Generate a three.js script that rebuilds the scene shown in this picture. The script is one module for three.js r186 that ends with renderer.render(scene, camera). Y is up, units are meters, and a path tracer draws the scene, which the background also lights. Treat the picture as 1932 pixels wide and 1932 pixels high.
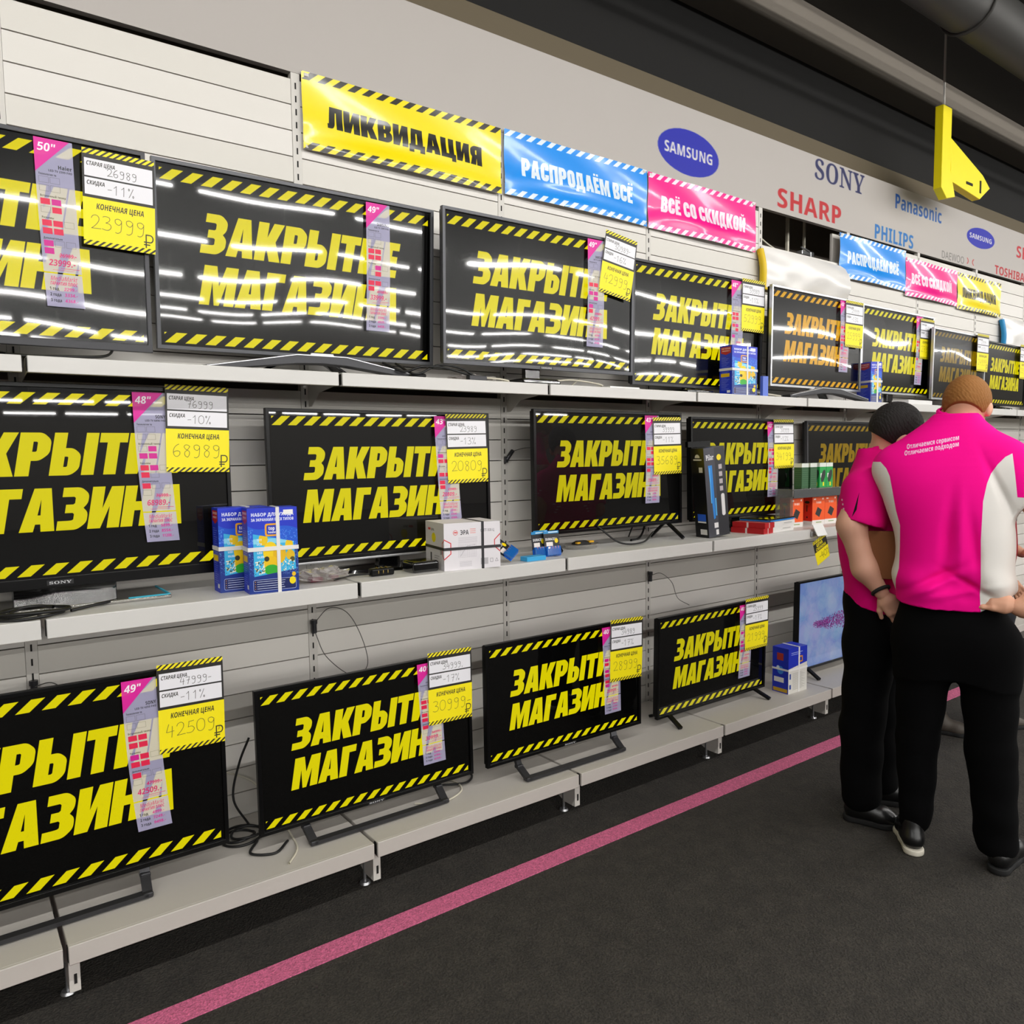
import * as THREE from 'three';
import { RoundedBoxGeometry } from 'three/addons/geometries/RoundedBoxGeometry.js';
import { mergeGeometries } from 'three/addons/utils/BufferGeometryUtils.js';
import { RectAreaLightUniformsLib } from 'three/addons/lights/RectAreaLightUniformsLib.js';

// ---------------------------------------------------------------- camera, light, exposure
RectAreaLightUniformsLib.init();
const scene = new THREE.Scene();
scene.background = new THREE.Color(0x050505);
const renderer = new THREE.WebGLRenderer({ antialias: true });
renderer.toneMapping = THREE.LinearToneMapping;
renderer.toneMappingExposure = 1.0;
renderer.shadowMap.enabled = true;

const EYE = [0, 1.64, 3.0807], YAW = 0.6366, PITCH = 0.0754, ROLL = -0.0125;
const camera = new THREE.PerspectiveCamera(66.67, 1, 0.05, 120);
camera.position.set(...EYE);
camera.rotation.order = 'YXZ';
camera.rotation.set(-PITCH, -YAW, ROLL);
scene.add(camera);

const LAMP_Y = 4.05;                                    // height of the fluorescent rows
const LAMP_ROWS = [3.0, 7.0, 11.0, 15.0, 19.0, 23.0, 27.0];   // distance of each row from the display wall
const LAMP_X0 = -6.3, LAMP_STEP = 1.8, LAMP_N = 18, LAMP_LEN = 1.5;
const LAMP_POWER = 142, LAMP_COLOR = 0xfffdf9, LAMP_W = 0.028;

// ---------------------------------------------------------------- helpers
const used = {};
function numbered(n) { const k = used[n] = (used[n] ?? -1) + 1; return k ? n + '_' + String(k).padStart(3, '0') : n; }
function shade(o) { o.traverse((m) => { if (m.isMesh) { m.castShadow = true; m.receiveShadow = true; } }); return o; }
function tag(o, label, category, group) {
  o.userData.label = label; o.userData.category = category;
  if (group) o.userData.group = group;
  return o;
}
function thing(name, label, category, pos = [0, 0, 0], turn = 0, group) {
  const o = new THREE.Group(); o.name = numbered(name); o.position.set(...pos); o.rotation.y = turn;
  scene.add(o); return tag(o, label, category, group);
}
function part(parent, name, geo, mat) {
  const m = new THREE.Mesh(Array.isArray(geo) ? merge(geo) : geo, mat); m.name = name;
  m.castShadow = m.receiveShadow = true; parent.add(m); return m;
}
function solo(name, geo, mat, label, category, group) {
  const m = new THREE.Mesh(Array.isArray(geo) ? merge(geo) : geo, mat); m.name = numbered(name);
  m.castShadow = m.receiveShadow = true; scene.add(m); return tag(m, label, category, group);
}
function structure(name, geo, mat) {
  const m = new THREE.Mesh(Array.isArray(geo) ? merge(geo) : geo, mat); m.name = numbered(name);
  m.castShadow = m.receiveShadow = true; m.userData.kind = 'structure'; scene.add(m); return m;
}
function merge(list) {
  const l = list.map((g) => { const n = g.index ? g.toNonIndexed() : g; for (const k of Object.keys(n.attributes)) if (!['position', 'normal', 'uv'].includes(k)) n.deleteAttribute(k); return n; });
  return mergeGeometries(l, false);
}
const box = (w, h, d, x = 0, y = 0, z = 0) => new THREE.BoxGeometry(w, h, d).translate(x, y, z);
const rbox = (w, h, d, r, x = 0, y = 0, z = 0, s = 2) => new RoundedBoxGeometry(w, h, d, s, r).translate(x, y, z);
const V = (x, y, z) => new THREE.Vector3(x, y, z);
function tube(points, r, seg = 40, sides = 6, closed = false) {
  return new THREE.TubeGeometry(new THREE.CatmullRomCurve3(points.map((p) => V(...p)), closed, 'centripetal'), seg, r, sides, closed);
}
function bar(a, b, w, t) {       // a square bar between two points
  const A = V(...a), B = V(...b), L = A.distanceTo(B), g = new THREE.BoxGeometry(w, t, L);
  const m = new THREE.Matrix4().lookAt(A, B, V(0, 1, 0)).setPosition(A.clone().add(B).multiplyScalar(0.5));
  return g.applyMatrix4(m);
}
function extrude(pts, depth, bevel = 0, holes = []) {
  const s = new THREE.Shape(pts.map((p) => new THREE.Vector2(...p)));
  for (const h of holes) s.holes.push(new THREE.Path(h.map((p) => new THREE.Vector2(...p))));
  return new THREE.ExtrudeGeometry(s, { depth, bevelEnabled: bevel > 0, bevelSize: bevel, bevelThickness: bevel, bevelSegments: 2, curveSegments: 8 });
}
let seed = 7;
const rnd = () => { seed = (seed * 1664525 + 1013904223) >>> 0; return seed / 4294967296; };
const mix = (a, b, t) => a + (b - a) * t;
const std = (color, roughness = 0.6, o = {}) => new THREE.MeshStandardMaterial({ color, roughness, ...o });
const phys = (color, roughness = 0.6, o = {}) => new THREE.MeshPhysicalMaterial({ color, roughness, ...o });
function canvas(w, h, draw) {
  const c = document.createElement('canvas'); c.width = w; c.height = h;
  const x = c.getContext('2d'); draw(x, w, h);
  const t = new THREE.CanvasTexture(c); t.colorSpace = THREE.SRGBColorSpace; t.magFilter = THREE.LinearFilter; t.anisotropy = 8;
  return t;
}
function noiseTex(n, fn, rep, srgb = true) {
  const d = new Uint8Array(n * n * 4);
  for (let i = 0; i < n * n; i++) { const c = fn(i % n, (i / n) | 0); d[i * 4] = c[0]; d[i * 4 + 1] = c[1]; d[i * 4 + 2] = c[2]; d[i * 4 + 3] = 255; }
  const t = new THREE.DataTexture(d, n, n); t.wrapS = t.wrapT = THREE.RepeatWrapping; t.magFilter = THREE.LinearFilter;
  if (srgb) t.colorSpace = THREE.SRGBColorSpace;
  t.repeat.set(rep, rep); t.needsUpdate = true; return t;
}
function grid(n, k, s) {         // tiling value noise, k cells across n pixels
  const v = []; let q = s; for (let i = 0; i < k * k; i++) { q = (q * 1664525 + 1013904223) >>> 0; v.push(q / 4294967296); }
  return (x, y) => {
    const fx = x / n * k, fy = y / n * k, x0 = Math.floor(fx), y0 = Math.floor(fy), u = fx - x0, w = fy - y0;
    const a = u * u * (3 - 2 * u), b = w * w * (3 - 2 * w), at = (i, j) => v[((j + k) % k) * k + ((i + k) % k)];
    return mix(mix(at(x0, y0), at(x0 + 1, y0), a), mix(at(x0, y0 + 1), at(x0 + 1, y0 + 1), a), b);
  };
}

// ---------------------------------------------------------------- heavy condensed lettering (drawn as outlines, 100 units tall)
const R = 'r';
const GLYPH = {
  'А': [66, [[17, 0], [49, 0], [66, 100], [40, 100], [37.5, 83], [28, 83], [26, 100], [0, 100]], [[30, 62], [35.5, 62], [32.8, 26]]],
  'Г': [49, [[0, 0], [48, 0], [48, 23], [26, 23], [26, 100], [0, 100]]],
  'Е': [47, [[0, 0], [46, 0], [46, 22], [26, 22], [26, 39], [43, 39], [43, 60], [26, 60], [26, 78], [46, 78], [46, 100], [0, 100]]],
  'З': [57, [[3, 0], [38, 0, R], [55, 16, R], [55, 38, R], [47, 49], [57, 60, R], [57, 84, R], [40, 100, R], [0, 100], [0, 78], [27, 78, R], [30, 75], [30, 63], [27, 60], [12, 60], [12, 40], [26, 40], [29, 37], [29, 25], [26, 22], [3, 22]]],
  'И': [64, [[0, 0], [25, 0], [25, 52], [38, 0], [64, 0], [64, 100], [39, 100], [39, 48], [26, 100], [0, 100]]],
  'К': [65, [[0, 0], [26, 0], [26, 38], [38, 0], [65, 0], [48, 48], [66, 100], [38, 100], [26, 62], [26, 100], [0, 100]]],
  'М': [82, [[0, 0], [30, 0], [41, 50], [52, 0], [82, 0], [82, 100], [58, 100], [58, 42], [47, 100], [35, 100], [24, 42], [24, 100], [0, 100]]],
  'Н': [63, [[0, 0], [25, 0], [25, 39], [38, 39], [38, 0], [63, 0], [63, 100], [38, 100], [38, 61], [25, 61], [25, 100], [0, 100]]],
  'Р': [60, [[0, 0], [42, 0, R], [59, 17, R], [59, 48, R], [42, 65, R], [26, 65], [26, 100], [0, 100]], [[26, 21], [32, 21], [34, 23], [34, 42], [32, 44], [26, 44]]],
  'Т': [57, [[0, 0], [57, 0], [57, 23], [41, 23], [41, 100], [16, 100], [16, 23], [0, 23]]],
  'Ы': [86, [[0, 0], [25, 0], [25, 36], [40, 36, R], [56, 51, R], [56, 85, R], [41, 100, R], [0, 100]], [[25, 56], [30, 56], [32, 58], [32, 78], [30, 80], [25, 80]], [[61, 0], [86, 0], [86, 100], [61, 100]]],
  'В': [59, [[0, 0], [40, 0, R], [56, 14, R], [56, 38, R], [49, 48], [59, 60, R], [59, 86, R], [43, 100, R], [0, 100]], [[25, 21], [30, 21], [31, 23], [31, 37], [30, 39], [25, 39]], [[25, 59], [31, 59], [33, 61], [33, 77], [31, 79], [25, 79]]],
  'С': [57, [[14, 0, R], [42, 0, R], [57, 15, R], [57, 37], [31, 37], [31, 24], [30, 21], [27, 21], [26, 24], [26, 76], [27, 79], [30, 79], [31, 76], [31, 62], [57, 62], [57, 85, R], [42, 100, R], [14, 100, R], [0, 85, R], [0, 15, R]]],
  'О': [58, [[14, 0, R], [44, 0, R], [58, 15, R], [58, 85, R], [44, 100, R], [14, 100, R], [0, 85, R], [0, 15, R]], [[26, 22], [32, 22], [32, 78], [26, 78]]],
  'Д': [70, [[10, 0], [60, 0], [60, 78], [69, 78], [69, 115], [48, 115], [48, 100], [21, 100], [21, 115], [0, 115], [0, 78], [5, 78]], [[30, 22], [35, 22], [35, 78], [27, 78]]],
  'П': [62, [[0, 0], [62, 0], [62, 100], [37, 100], [37, 23], [25, 23], [25, 100], [0, 100]]],
  'Л': [60, [[10, 0], [60, 0], [60, 100], [35, 100], [35, 23], [31, 23], [28, 82, R], [20, 100, R], [0, 100], [0, 78], [5, 78]]],
  'Ц': [70, [[0, 0], [25, 0], [25, 78], [37, 78], [37, 0], [62, 0], [62, 78], [70, 78], [70, 115], [50, 115], [50, 100], [0, 100]]],
  'Я': [59, [[59, 0], [18, 0, R], [2, 15, R], [2, 46, R], [10, 58], [0, 100], [27, 100], [32, 66], [33, 66], [33, 100], [59, 100]], [[33, 21], [28, 21], [26, 23], [26, 42], [28, 45], [33, 45]]],
};
GLYPH['Ё'] = [47, ...GLYPH['Е'].slice(1), [[3, -20], [19, -20], [19, -7], [3, -7]], [[26, -20], [42, -20], [42, -7], [26, -7]]];
GLYPH['Й'] = [64, ...GLYPH['И'].slice(1), [[15, -21], [26, -21], [29, -15], [36, -15], [39, -21], [50, -21], [44, -6], [21, -6]]];
function outline(ctx, p) {
  const n = p.length;
  for (let i = 0; i < n; i++) {
    const c = p[i];
    if (c[2]) {
      const a = p[(i + n - 1) % n], b = p[(i + 1) % n], cut = (q) => { const L = Math.hypot(q[0] - c[0], q[1] - c[1]), t = Math.min(9, L / 2) / L; return [mix(c[0], q[0], t), mix(c[1], q[1], t)]; };
      const s = cut(a), e = cut(b); ctx.lineTo(...s); ctx.quadraticCurveTo(c[0], c[1], ...e);
    } else ctx.lineTo(c[0], c[1]);
  }
  ctx.closePath();
}
function heavyWidth(text, gap = 3) { let w = 0; for (const ch of text) w += (ch === ' ' ? 24 : GLYPH[ch][0] + gap); return w - gap; }
function heavy(ctx, text, x, y, w, h, lean = 0, gap = 3) {   // text fitted into the box x, y, w, h
  ctx.save(); ctx.translate(x, y); ctx.scale(w / heavyWidth(text, gap), h / 100); ctx.transform(1, 0, -lean, 1, lean * 100, 0);
  let at = 0;
  for (const ch of text) {
    if (ch === ' ') { at += 24; continue; }
    const [gw, ...loops] = GLYPH[ch];
    ctx.save(); ctx.translate(at, 0); ctx.beginPath();
    for (const l of loops) { ctx.moveTo(l[0][0], l[0][1]); outline(ctx, l); }
    ctx.fill('evenodd'); ctx.restore(); at += gw + gap;
  }
  ctx.restore();
}
function fitText(ctx, text, x, y, w, h, font = 'bold', lean = 0, family = 'sans-serif') {    // canvas font squeezed into a box
  ctx.save(); ctx.font = `${font} 100px ${family}`; ctx.textBaseline = 'alphabetic'; ctx.textAlign = 'left';
  const m = ctx.measureText(text).width || 1;
  ctx.translate(x, y + h); ctx.transform(1, 0, -lean, 1, 0, 0); ctx.scale(w / m, h / 73); ctx.fillText(text, 0, 0); ctx.restore();
}
function hazard(ctx, x, y, w, h, n, color, slant = 1.1, fill = 0.55) {
  ctx.fillStyle = color; const p = w / n;
  ctx.save(); ctx.beginPath(); ctx.rect(x, y, w, h); ctx.clip();
  for (let i = -2; i <= n; i++) { const a = x + i * p; ctx.beginPath(); ctx.moveTo(a, y + h); ctx.lineTo(a + p * fill, y + h); ctx.lineTo(a + p * fill + h * slant, y); ctx.lineTo(a + h * slant, y); ctx.fill(); }
  ctx.restore();
}
// pencil digits as strokes in a 10 x 16 box
const PEN = {
  0: [[5, 0, 0, 1, 0, 8, 0, 16, 5, 16, 10, 15, 10, 8, 10, 0, 5, 0]], 1: [[2, 4, 4, 3, 6, 0], [6, 0, 6, 8, 5.5, 16]],
  2: [[1, 4, 2, 0, 6, 0, 10, 1, 9, 6, 7, 11, 1, 16, 6, 15.5, 11, 15.5]], 3: [[1, 1, 4, -1, 8, 1, 10, 5, 4, 7.5, 11, 8, 9.5, 13, 7, 18, 0, 15]],
  4: [[4, 0, 2, 6, 1, 10, 5, 10, 10, 9], [8, 3, 8, 10, 7, 17]], 5: [[3, 1, 3, 5, 2, 8, 8, 6, 9.5, 11, 8, 17, 0, 15], [3, 1, 6, 1, 9, 0.5]],
  6: [[8, 0, 1, 3, 1, 11, 2, 17, 6, 16, 10, 14, 9, 10, 6, 7, 1, 11]], 7: [[1, 1, 5, 1, 9, 0.5, 7, 7, 5, 17], [3, 8, 6, 8, 9, 7.5]],
  8: [[8, 2, 4, -1, 2, 3, 2, 6, 8, 9, 10, 13, 6, 17, 1, 15, 3, 10, 7, 7, 9, 3, 8, 2]], 9: [[9, 3, 6, -1, 2, 2, 1, 7, 6, 8, 9, 6, 9, 3], [9, 3, 9, 10, 8, 15, 5, 19, 2, 17]],
  '-': [[1, 9, 4, 8.5, 7, 8.5]], '%': [[9, 0, 6, 8, 2, 16], [2, 0, 0, 2, 2, 4, 4, 2, 2, 0], [9, 12, 7, 14, 9, 16, 11, 14, 9, 12]], ',': [[3, 15, 3, 17, 2, 19]],
};
function pen(ctx, text, x, y, h, color, lw) {
  ctx.save(); ctx.translate(x, y); ctx.scale(h / 16, h / 16); ctx.strokeStyle = color; ctx.lineWidth = lw * 16 / h; ctx.lineCap = ctx.lineJoin = 'round';
  let at = 0;
  for (const ch of text) {
    for (const s of PEN[ch] ?? []) {
      ctx.beginPath(); ctx.moveTo(at + s[0], s[1]);
      let i = 2; for (; i + 3 < s.length; i += 4) ctx.quadraticCurveTo(at + s[i], s[i + 1], at + s[i + 2], s[i + 3]);
      for (; i + 1 < s.length; i += 2) ctx.lineTo(at + s[i], s[i + 1]);
      ctx.stroke();
    }
    at += ch === ',' ? 5 : ch === '-' ? 9 : 12.5;
  }
  ctx.restore();
}

// ---------------------------------------------------------------- materials
const M = {
  panel: [0xdcd8d1, 0xd7d3cb, 0xdfdbd5].map((c) => phys(c, 0.5, { clearcoat: 0.15, clearcoatRoughness: 0.4 })),
  shelf: phys(0xd4d2ce, 0.42, { clearcoat: 0.2, clearcoatRoughness: 0.35 }),
  deck: phys(0xbfbab3, 0.5, { clearcoat: 0.15, clearcoatRoughness: 0.4 }),
  steel: std(0xd0ccc5, 0.45),
  slot: std(0x151412, 0.8),
  black: phys(0x060607, 0.3, { specularIntensity: 0.5 }),
  gloss: phys(0x060607, 0.12, { clearcoat: 1, clearcoatRoughness: 0.05 }),
  gun: phys(0x3a3a3d, 0.38, { metalness: 0.5 }),
  grey: std(0x55565a, 0.42, { metalness: 0.4 }),
  silver: std(0xb9babd, 0.3, { metalness: 0.8 }),
  cable: std(0x0d0d0e, 0.5), cream: std(0xcfc9b8, 0.55), wire: std(0x55534e, 0.5),
  rubber: std(0x111112, 0.8),
  white: std(0xe9e8e6, 0.55), paper: std(0xf1f0ee, 0.7),
  yellow: std(0xf6e300, 0.5),
};

// ---------------------------------------------------------------- the room
const X0 = -9, X1 = 27.5, ZB = -0.45, ZF = 29.5, CEIL = 4.95;
const carpetA = grid(512, 256, 3), carpetB = grid(512, 24, 9), carpetC = grid(512, 512, 21);
const carpetMap = noiseTex(512, (x, y) => { const v = 0.45 * carpetA(x, y) + 0.35 * carpetC(x, y) + 0.2 * carpetB(x, y), k = 22 + 50 * v; return [k * 1.03, k * 0.96, k * 0.86]; }, 1);
const carpetBump = noiseTex(512, (x, y) => { const v = 255 * (0.6 * carpetA(x, y) + 0.4 * carpetC(x, y)); return [v, v, v]; }, 1, false);
const carpet = std(0xffffff, 0.95, { map: carpetMap, bumpMap: carpetBump, bumpScale: 0.004 });
{
  const g = new THREE.BoxGeometry(X1 - X0, 0.2, ZF - ZB + 0.4).translate((X0 + X1) / 2, -0.1, (ZF + ZB) / 2);
  const p = g.attributes.position, uv = g.attributes.uv;
  for (let i = 0; i < p.count; i++) uv.setXY(i, p.getX(i) / 1.1, p.getZ(i) / 1.1);
  structure('floor', g, carpet);
}
structure('ceiling', box(X1 - X0, 0.2, ZF - ZB + 0.4, (X0 + X1) / 2, CEIL + 0.1, (ZF + ZB) / 2), std(0x3d3b38, 0.9));
const plaster = std(0x8d857b, 0.9);
structure('wall_back', box(X1 - X0, CEIL, 0.2, (X0 + X1) / 2, CEIL / 2, ZB - 0.1), plaster);
structure('wall_front', box(X1 - X0, CEIL, 0.2, (X0 + X1) / 2, CEIL / 2, ZF + 0.1), std(0x77736d, 0.9));
structure('wall_left', box(0.2, CEIL, ZF - ZB + 0.4, X0 - 0.1, CEIL / 2, (ZF + ZB) / 2), std(0x77736d, 0.9));
structure('wall_right', box(0.2, CEIL, ZF - ZB + 0.4, X1 + 0.1, CEIL / 2, (ZF + ZB) / 2), std(0x77736d, 0.9));

// the pink guide stripe woven into the carpet
{
  const g = new THREE.BoxGeometry(24, 0.004, 0.088).translate(7, 0.002, 0.73);
  const p = g.attributes.position, uv = g.attributes.uv;
  for (let i = 0; i < p.count; i++) uv.setXY(i, p.getX(i) / 1.1, p.getZ(i) / 1.1);
  const pink = noiseTex(512, (x, y) => { const v = 0.5 * carpetA(x, y) + 0.5 * carpetC(x, y), k = 0.72 + 0.5 * v; return [208 * k, 104 * k, 142 * k].map((c) => Math.min(255, c)); }, 1);
  structure('trim_1', g, std(0xffffff, 0.95, { map: pink, bumpMap: carpetBump, bumpScale: 0.003 }));
}

// ---------------------------------------------------------------- fluorescent rows
{
  // each batten has a V-shaped diffuser: two glowing faces turned towards the two sides of its aisle
  const housing = std(0xbfbfbd, 0.5), glow = new THREE.MeshStandardMaterial({ color: 0xffffff, emissive: LAMP_COLOR, emissiveIntensity: 14 }), LEAN = 0.85;
  const hg = box(LAMP_LEN + 0.04, 0.05, 0.19, 0, 0.075, 0), dg = box(0.012, CEIL - LAMP_Y - 0.1, 0.012, 0, (CEIL - LAMP_Y - 0.1) / 2 + 0.1, 0);
  const vg = [-1, 1].map((s) => new THREE.BoxGeometry(LAMP_LEN, 0.004, LAMP_W).translate(0, 0, 0).rotateX(s * LEAN).translate(0, 0.005, -s * Math.cos(LEAN) * LAMP_W / 2));
  LAMP_ROWS.forEach((z, r) => {
    for (let i = 0; i < LAMP_N; i++) {
      const x = LAMP_X0 + i * LAMP_STEP + (r % 2) * 0.5;
      const t = thing('ceiling_light', 'white fluorescent batten hanging in the rows under the dark ceiling', 'ceiling light', [x, LAMP_Y, z], 0, 'fluorescent battens under the ceiling');
      part(t, 'housing', hg, housing); part(t, 'hanger', dg, M.steel);
      for (const s of [0, 1]) {
        part(t, 'diffuser', vg[s], glow);
        const l = new THREE.RectAreaLight(LAMP_COLOR, LAMP_POWER, LAMP_LEN, LAMP_W), k = s ? 1 : -1;
        l.position.set(0, 0.005 - 0.006 * Math.cos(LEAN), -k * Math.cos(LEAN) * LAMP_W / 2 - k * 0.006 * Math.sin(LEAN)); l.rotation.x = -Math.PI / 2 + k * LEAN; l.name = 'diffuser_light'; t.add(l);
      }
    }
  });
}

// ---------------------------------------------------------------- slatted shelving wall
const XB = 0.23, TOP = 1.947, MID = 1.173, BASE = 0.214;
const HEAD0 = 3.15, HEAD1 = 3.585;
const niche = (n) => n === 4 || n === 8;
{
  const slatG = new THREE.BoxGeometry(0.962, 0.0955, 0.014), lowG = box(0.962, 0.0955, 0.014);
  const postG = box(0.036, HEAD0, 0.03, 0, HEAD0 / 2, -0.006), slots = [];
  for (let y = 0.1; y < HEAD0 - 0.03; y += 0.05) slots.push(box(0.0055, 0.024, 0.002, 0, y, 0.0095));
  const slotG = merge(slots);
  const rows = [];
  for (let y = 0.205; y < 1.9; y += 0.1) rows.push(y);
  for (let k = 0; k < 13; k++) rows.push(1.926 + k * 0.1);
  for (let n = -2; n <= 11; n++) {
    const bay = new THREE.Group(); bay.name = numbered('wall_bay'); bay.userData.kind = 'structure'; bay.position.set(XB + n, 0, 0); scene.add(bay);
    const up = part(bay, 'upright', postG, M.steel); part(up, 'slots', slotG, M.slot);
    rows.forEach((y, i) => {
      if (y > 2.87 && niche(n)) return;
      if (y + 0.05 > HEAD0 + 0.02) return;
      const s = part(bay, 'slat', slatG, M.panel[(i * 7 + n * 3 + 60) % 3]); s.position.set(0.5, y + 0.05, 0);
    });
  }
}
// printed brand header above the slats
{
  const W = 14, x0 = -2, tex = canvas(2048, 128, (c, w, h) => {
    c.fillStyle = '#b3ada8'; c.fillRect(0, 0, w, h);
    const S = w / W, at = (x) => (x - x0) * S, hy = (y) => (HEAD1 - y) / (HEAD1 - HEAD0) * h;
    const put = (t, xa, xb, ya, yb, col, font = 'bold', fam = 'sans-serif') => { c.fillStyle = col; fitText(c, t, at(xa), hy(yb), at(xb) - at(xa), hy(ya) - hy(yb), font, 0, fam); };
    const oval = (xa, xb, ya, yb) => {
      c.fillStyle = '#0512a4'; c.save(); c.translate((at(xa) + at(xb)) / 2, (hy(ya) + hy(yb)) / 2); c.rotate(-0.12); c.beginPath(); c.ellipse(0, 0, (at(xb) - at(xa)) / 2, (hy(ya) - hy(yb)) / 2, 0, 0, 7); c.fill(); c.restore();
      put('SAMSUNG', xa + 0.05, xb - 0.05, mix(ya, yb, 0.38), mix(ya, yb, 0.62), '#d8d4d0');
    };
    oval(3.3, 3.82, 3.21, 3.46); oval(7.02, 7.55, 3.335, 3.5);
    put('SHARP', 4.39, 5.14, 3.185, 3.305, '#b4000e'); put('SHARP', 8.0, 8.72, 3.36, 3.465, '#b81420');
    put('SONY', 4.8, 5.42, 3.44, 3.575, '#10164e', 'bold', 'serif');
    put('Panasonic', 5.84, 6.58, 3.425, 3.53, '#004a9c');
    put('PHILIPS', 5.56, 6.14, 3.165, 3.265, '#0064b0');
    put('DAEWOO', 6.59, 6.99, 3.165, 3.225, '#6d6a66', 'normal');
    put('TOSHIBA', 7.57, 8.2, 3.16, 3.235, '#b01018');
    c.strokeStyle = '#b8423e'; c.lineWidth = 2.2; c.beginPath(); c.arc(at(7.0), hy(3.2), 9, -0.9, 0.9); c.stroke(); c.beginPath(); c.arc(at(7.2), hy(3.2), 9, 2.2, 4.1); c.stroke();
  });
  const g = new THREE.BoxGeometry(W, HEAD1 - HEAD0, 0.03).translate(x0 + W / 2, (HEAD0 + HEAD1) / 2, -0.004);
  const side = std(0xbdb9b4, 0.7);
  structure('wall_header', g, [side, side, side, side, std(0xffffff, 0.6, { map: tex }), side]);
}
// plastered band and dark services above the header
structure('trim_2', box(X1 - X0, 0.19, 0.04, (X0 + X1) / 2, 3.67, -0.13), std(0x645a48, 0.9));
structure('beam', box(X1 - X0, 0.5, 0.3, (X0 + X1) / 2, 4.02, -0.3), std(0x121110, 0.9));
for (const [y, z, r, c, what] of [[4.35, 0.75, 0.16, 0x4b4a48, 'broad grey air duct running along the ceiling nearest the display wall'], [4.55, 1.35, 0.09, 0x5d5a55, 'narrow grey pipe under the ceiling beside the broad duct'], [4.45, 1.75, 0.06, 0x77746c, 'pale thin pipe under the ceiling farther from the wall']]) {
  const t = thing('ceiling_duct', what, 'duct', [(X0 + X1) / 2, y, z]);
  part(t, 'pipe', new THREE.CylinderGeometry(r, r, X1 - X0 - 0.1, 20, 1, true).rotateZ(Math.PI / 2), std(c, 0.55, { metalness: 0.3 }));
  const rings = []; for (let x = -16; x <= 16; x += 2) rings.push(new THREE.TorusGeometry(r + 0.006, 0.012, 6, 20).rotateY(Math.PI / 2).translate(x, 0, 0), box(0.02, CEIL - y - r, 0.02, x, (CEIL - y + r) / 2, 0));
  part(t, 'hanger_rings', merge(rings), std(0x3a3936, 0.6));
}
{ // yellow arrow pointer above the header
  const t = thing('arrow_sign', 'yellow arrow-shaped pointer sign hanging above the brand header', 'sign', [5.83, 3.42, 0.3]);
  part(t, 'post', extrude([[0, 0.06], [0.08, 0], [0.2, 0.03], [0.16, 0.12], [0.12, 0.2], [0.12, 0.62], [0, 0.62]], 0.05, 0.004), M.yellow);
  const arm = part(t, 'arm', extrude([[0.14, 0.13], [0.6, 0.085], [0.76, 0.19], [0.64, 0.26], [0.12, 0.42]], 0.05, 0.004), M.yellow);
  part(arm, 'slot', [box(0.1, 0.018, 0.004, 0.42, 0.16, 0.056), box(0.02, 0.09, 0.004, 0.6, 0.17, 0.056)], M.slot);
  part(t, 'rod', box(0.012, CEIL - 4.04, 0.012, 0.06, 0.62 + (CEIL - 4.04) / 2, 0.025), M.steel);
}

// ---------------------------------------------------------------- shelf boards
function shelfBoard(level, n, depth, y, label, group) {
  const t = thing(level === 'base' ? 'base_shelf' : 'shelf_board', label, 'shelf', [XB + n, y, 0], 0, group);
  const lip = level === 'top' ? 0.05 : 0.058, W = 0.986, sm = level === 'base' ? M.deck : M.shelf;
  part(t, 'top_plate', rbox(W, 0.022, depth - 0.03, 0.003, 0.5, -0.011, (depth - 0.03) / 2 + 0.02), sm);
  part(t, 'front_lip', [rbox(W, lip, 0.012, 0.003, 0.5, -lip / 2, depth - 0.006), box(W, 0.006, 0.02, 0.5, -0.004, depth - 0.018), box(W, 0.006, 0.016, 0.5, -lip + 0.004, depth - 0.016)], sm);
  for (const s of [-1, 1]) part(t, 'end_cap', box(0.003, lip - 0.012, 0.02, 0.5 + s * (W / 2 + 0.0005), -lip / 2, depth - 0.02), M.slot);
  if (level !== 'base') {
    const b = extrude([[0.02, -0.024], [depth - 0.03, -0.024], [depth - 0.03, -0.038], [0.13, -0.058], [0.05, -0.108], [0.02, -0.108]], 0.003).rotateY(-Math.PI / 2).translate(0.012, 0, 0);
    part(t, 'bracket', b, M.steel);
  } else {
    const b = extrude([[0.0, -0.024], [depth - 0.05, -0.024], [depth - 0.05, -0.17], [depth - 0.12, -0.17], [depth - 0.32, -0.09], [0, -0.09]], 0.003).rotateY(-Math.PI / 2).translate(0.012, 0, 0);
    const br = part(t, 'bracket', [b, box(0.03, 0.146, 0.003, 0.024, -0.097, depth - 0.05)], M.steel);
    part(br, 'slots', [box(0.008, 0.03, 0.002, 0.026, -0.06, depth - 0.0475), box(0.008, 0.03, 0.002, 0.026, -0.13, depth - 0.0475)], M.slot);
    part(t, 'levelling_foot', [new THREE.CylinderGeometry(0.006, 0.006, 0.09, 8).translate(0.012, -0.165, depth - 0.13), new THREE.CylinderGeometry(0.018, 0.022, 0.008, 12).translate(0.012, -BASE + 0.004, depth - 0.13)], M.silver);
  }
  return t;
}
const ORD = ['first', 'second', 'third', 'fourth', 'fifth', 'sixth', 'seventh', 'eighth', 'ninth', 'tenth', 'eleventh'];
for (let n = -1; n <= 9; n++) shelfBoard('top', n, 0.357, TOP, `white metal board of the upper shelf, ${ORD[n + 1]} one counted from the photo's left edge`, 'upper shelf boards');
for (let n = -1; n <= 7; n++) shelfBoard('mid', n, 0.47, MID, `white metal board of the middle shelf, ${ORD[n + 1]} one counted from the photo's left edge`, 'middle shelf boards');
for (let n = -1; n <= 7; n++) shelfBoard('base', n, 0.55, BASE, `white base deck of the lowest level on bracket feet, ${ORD[n + 1]} one counted from the left`, 'base deck boards');

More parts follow.
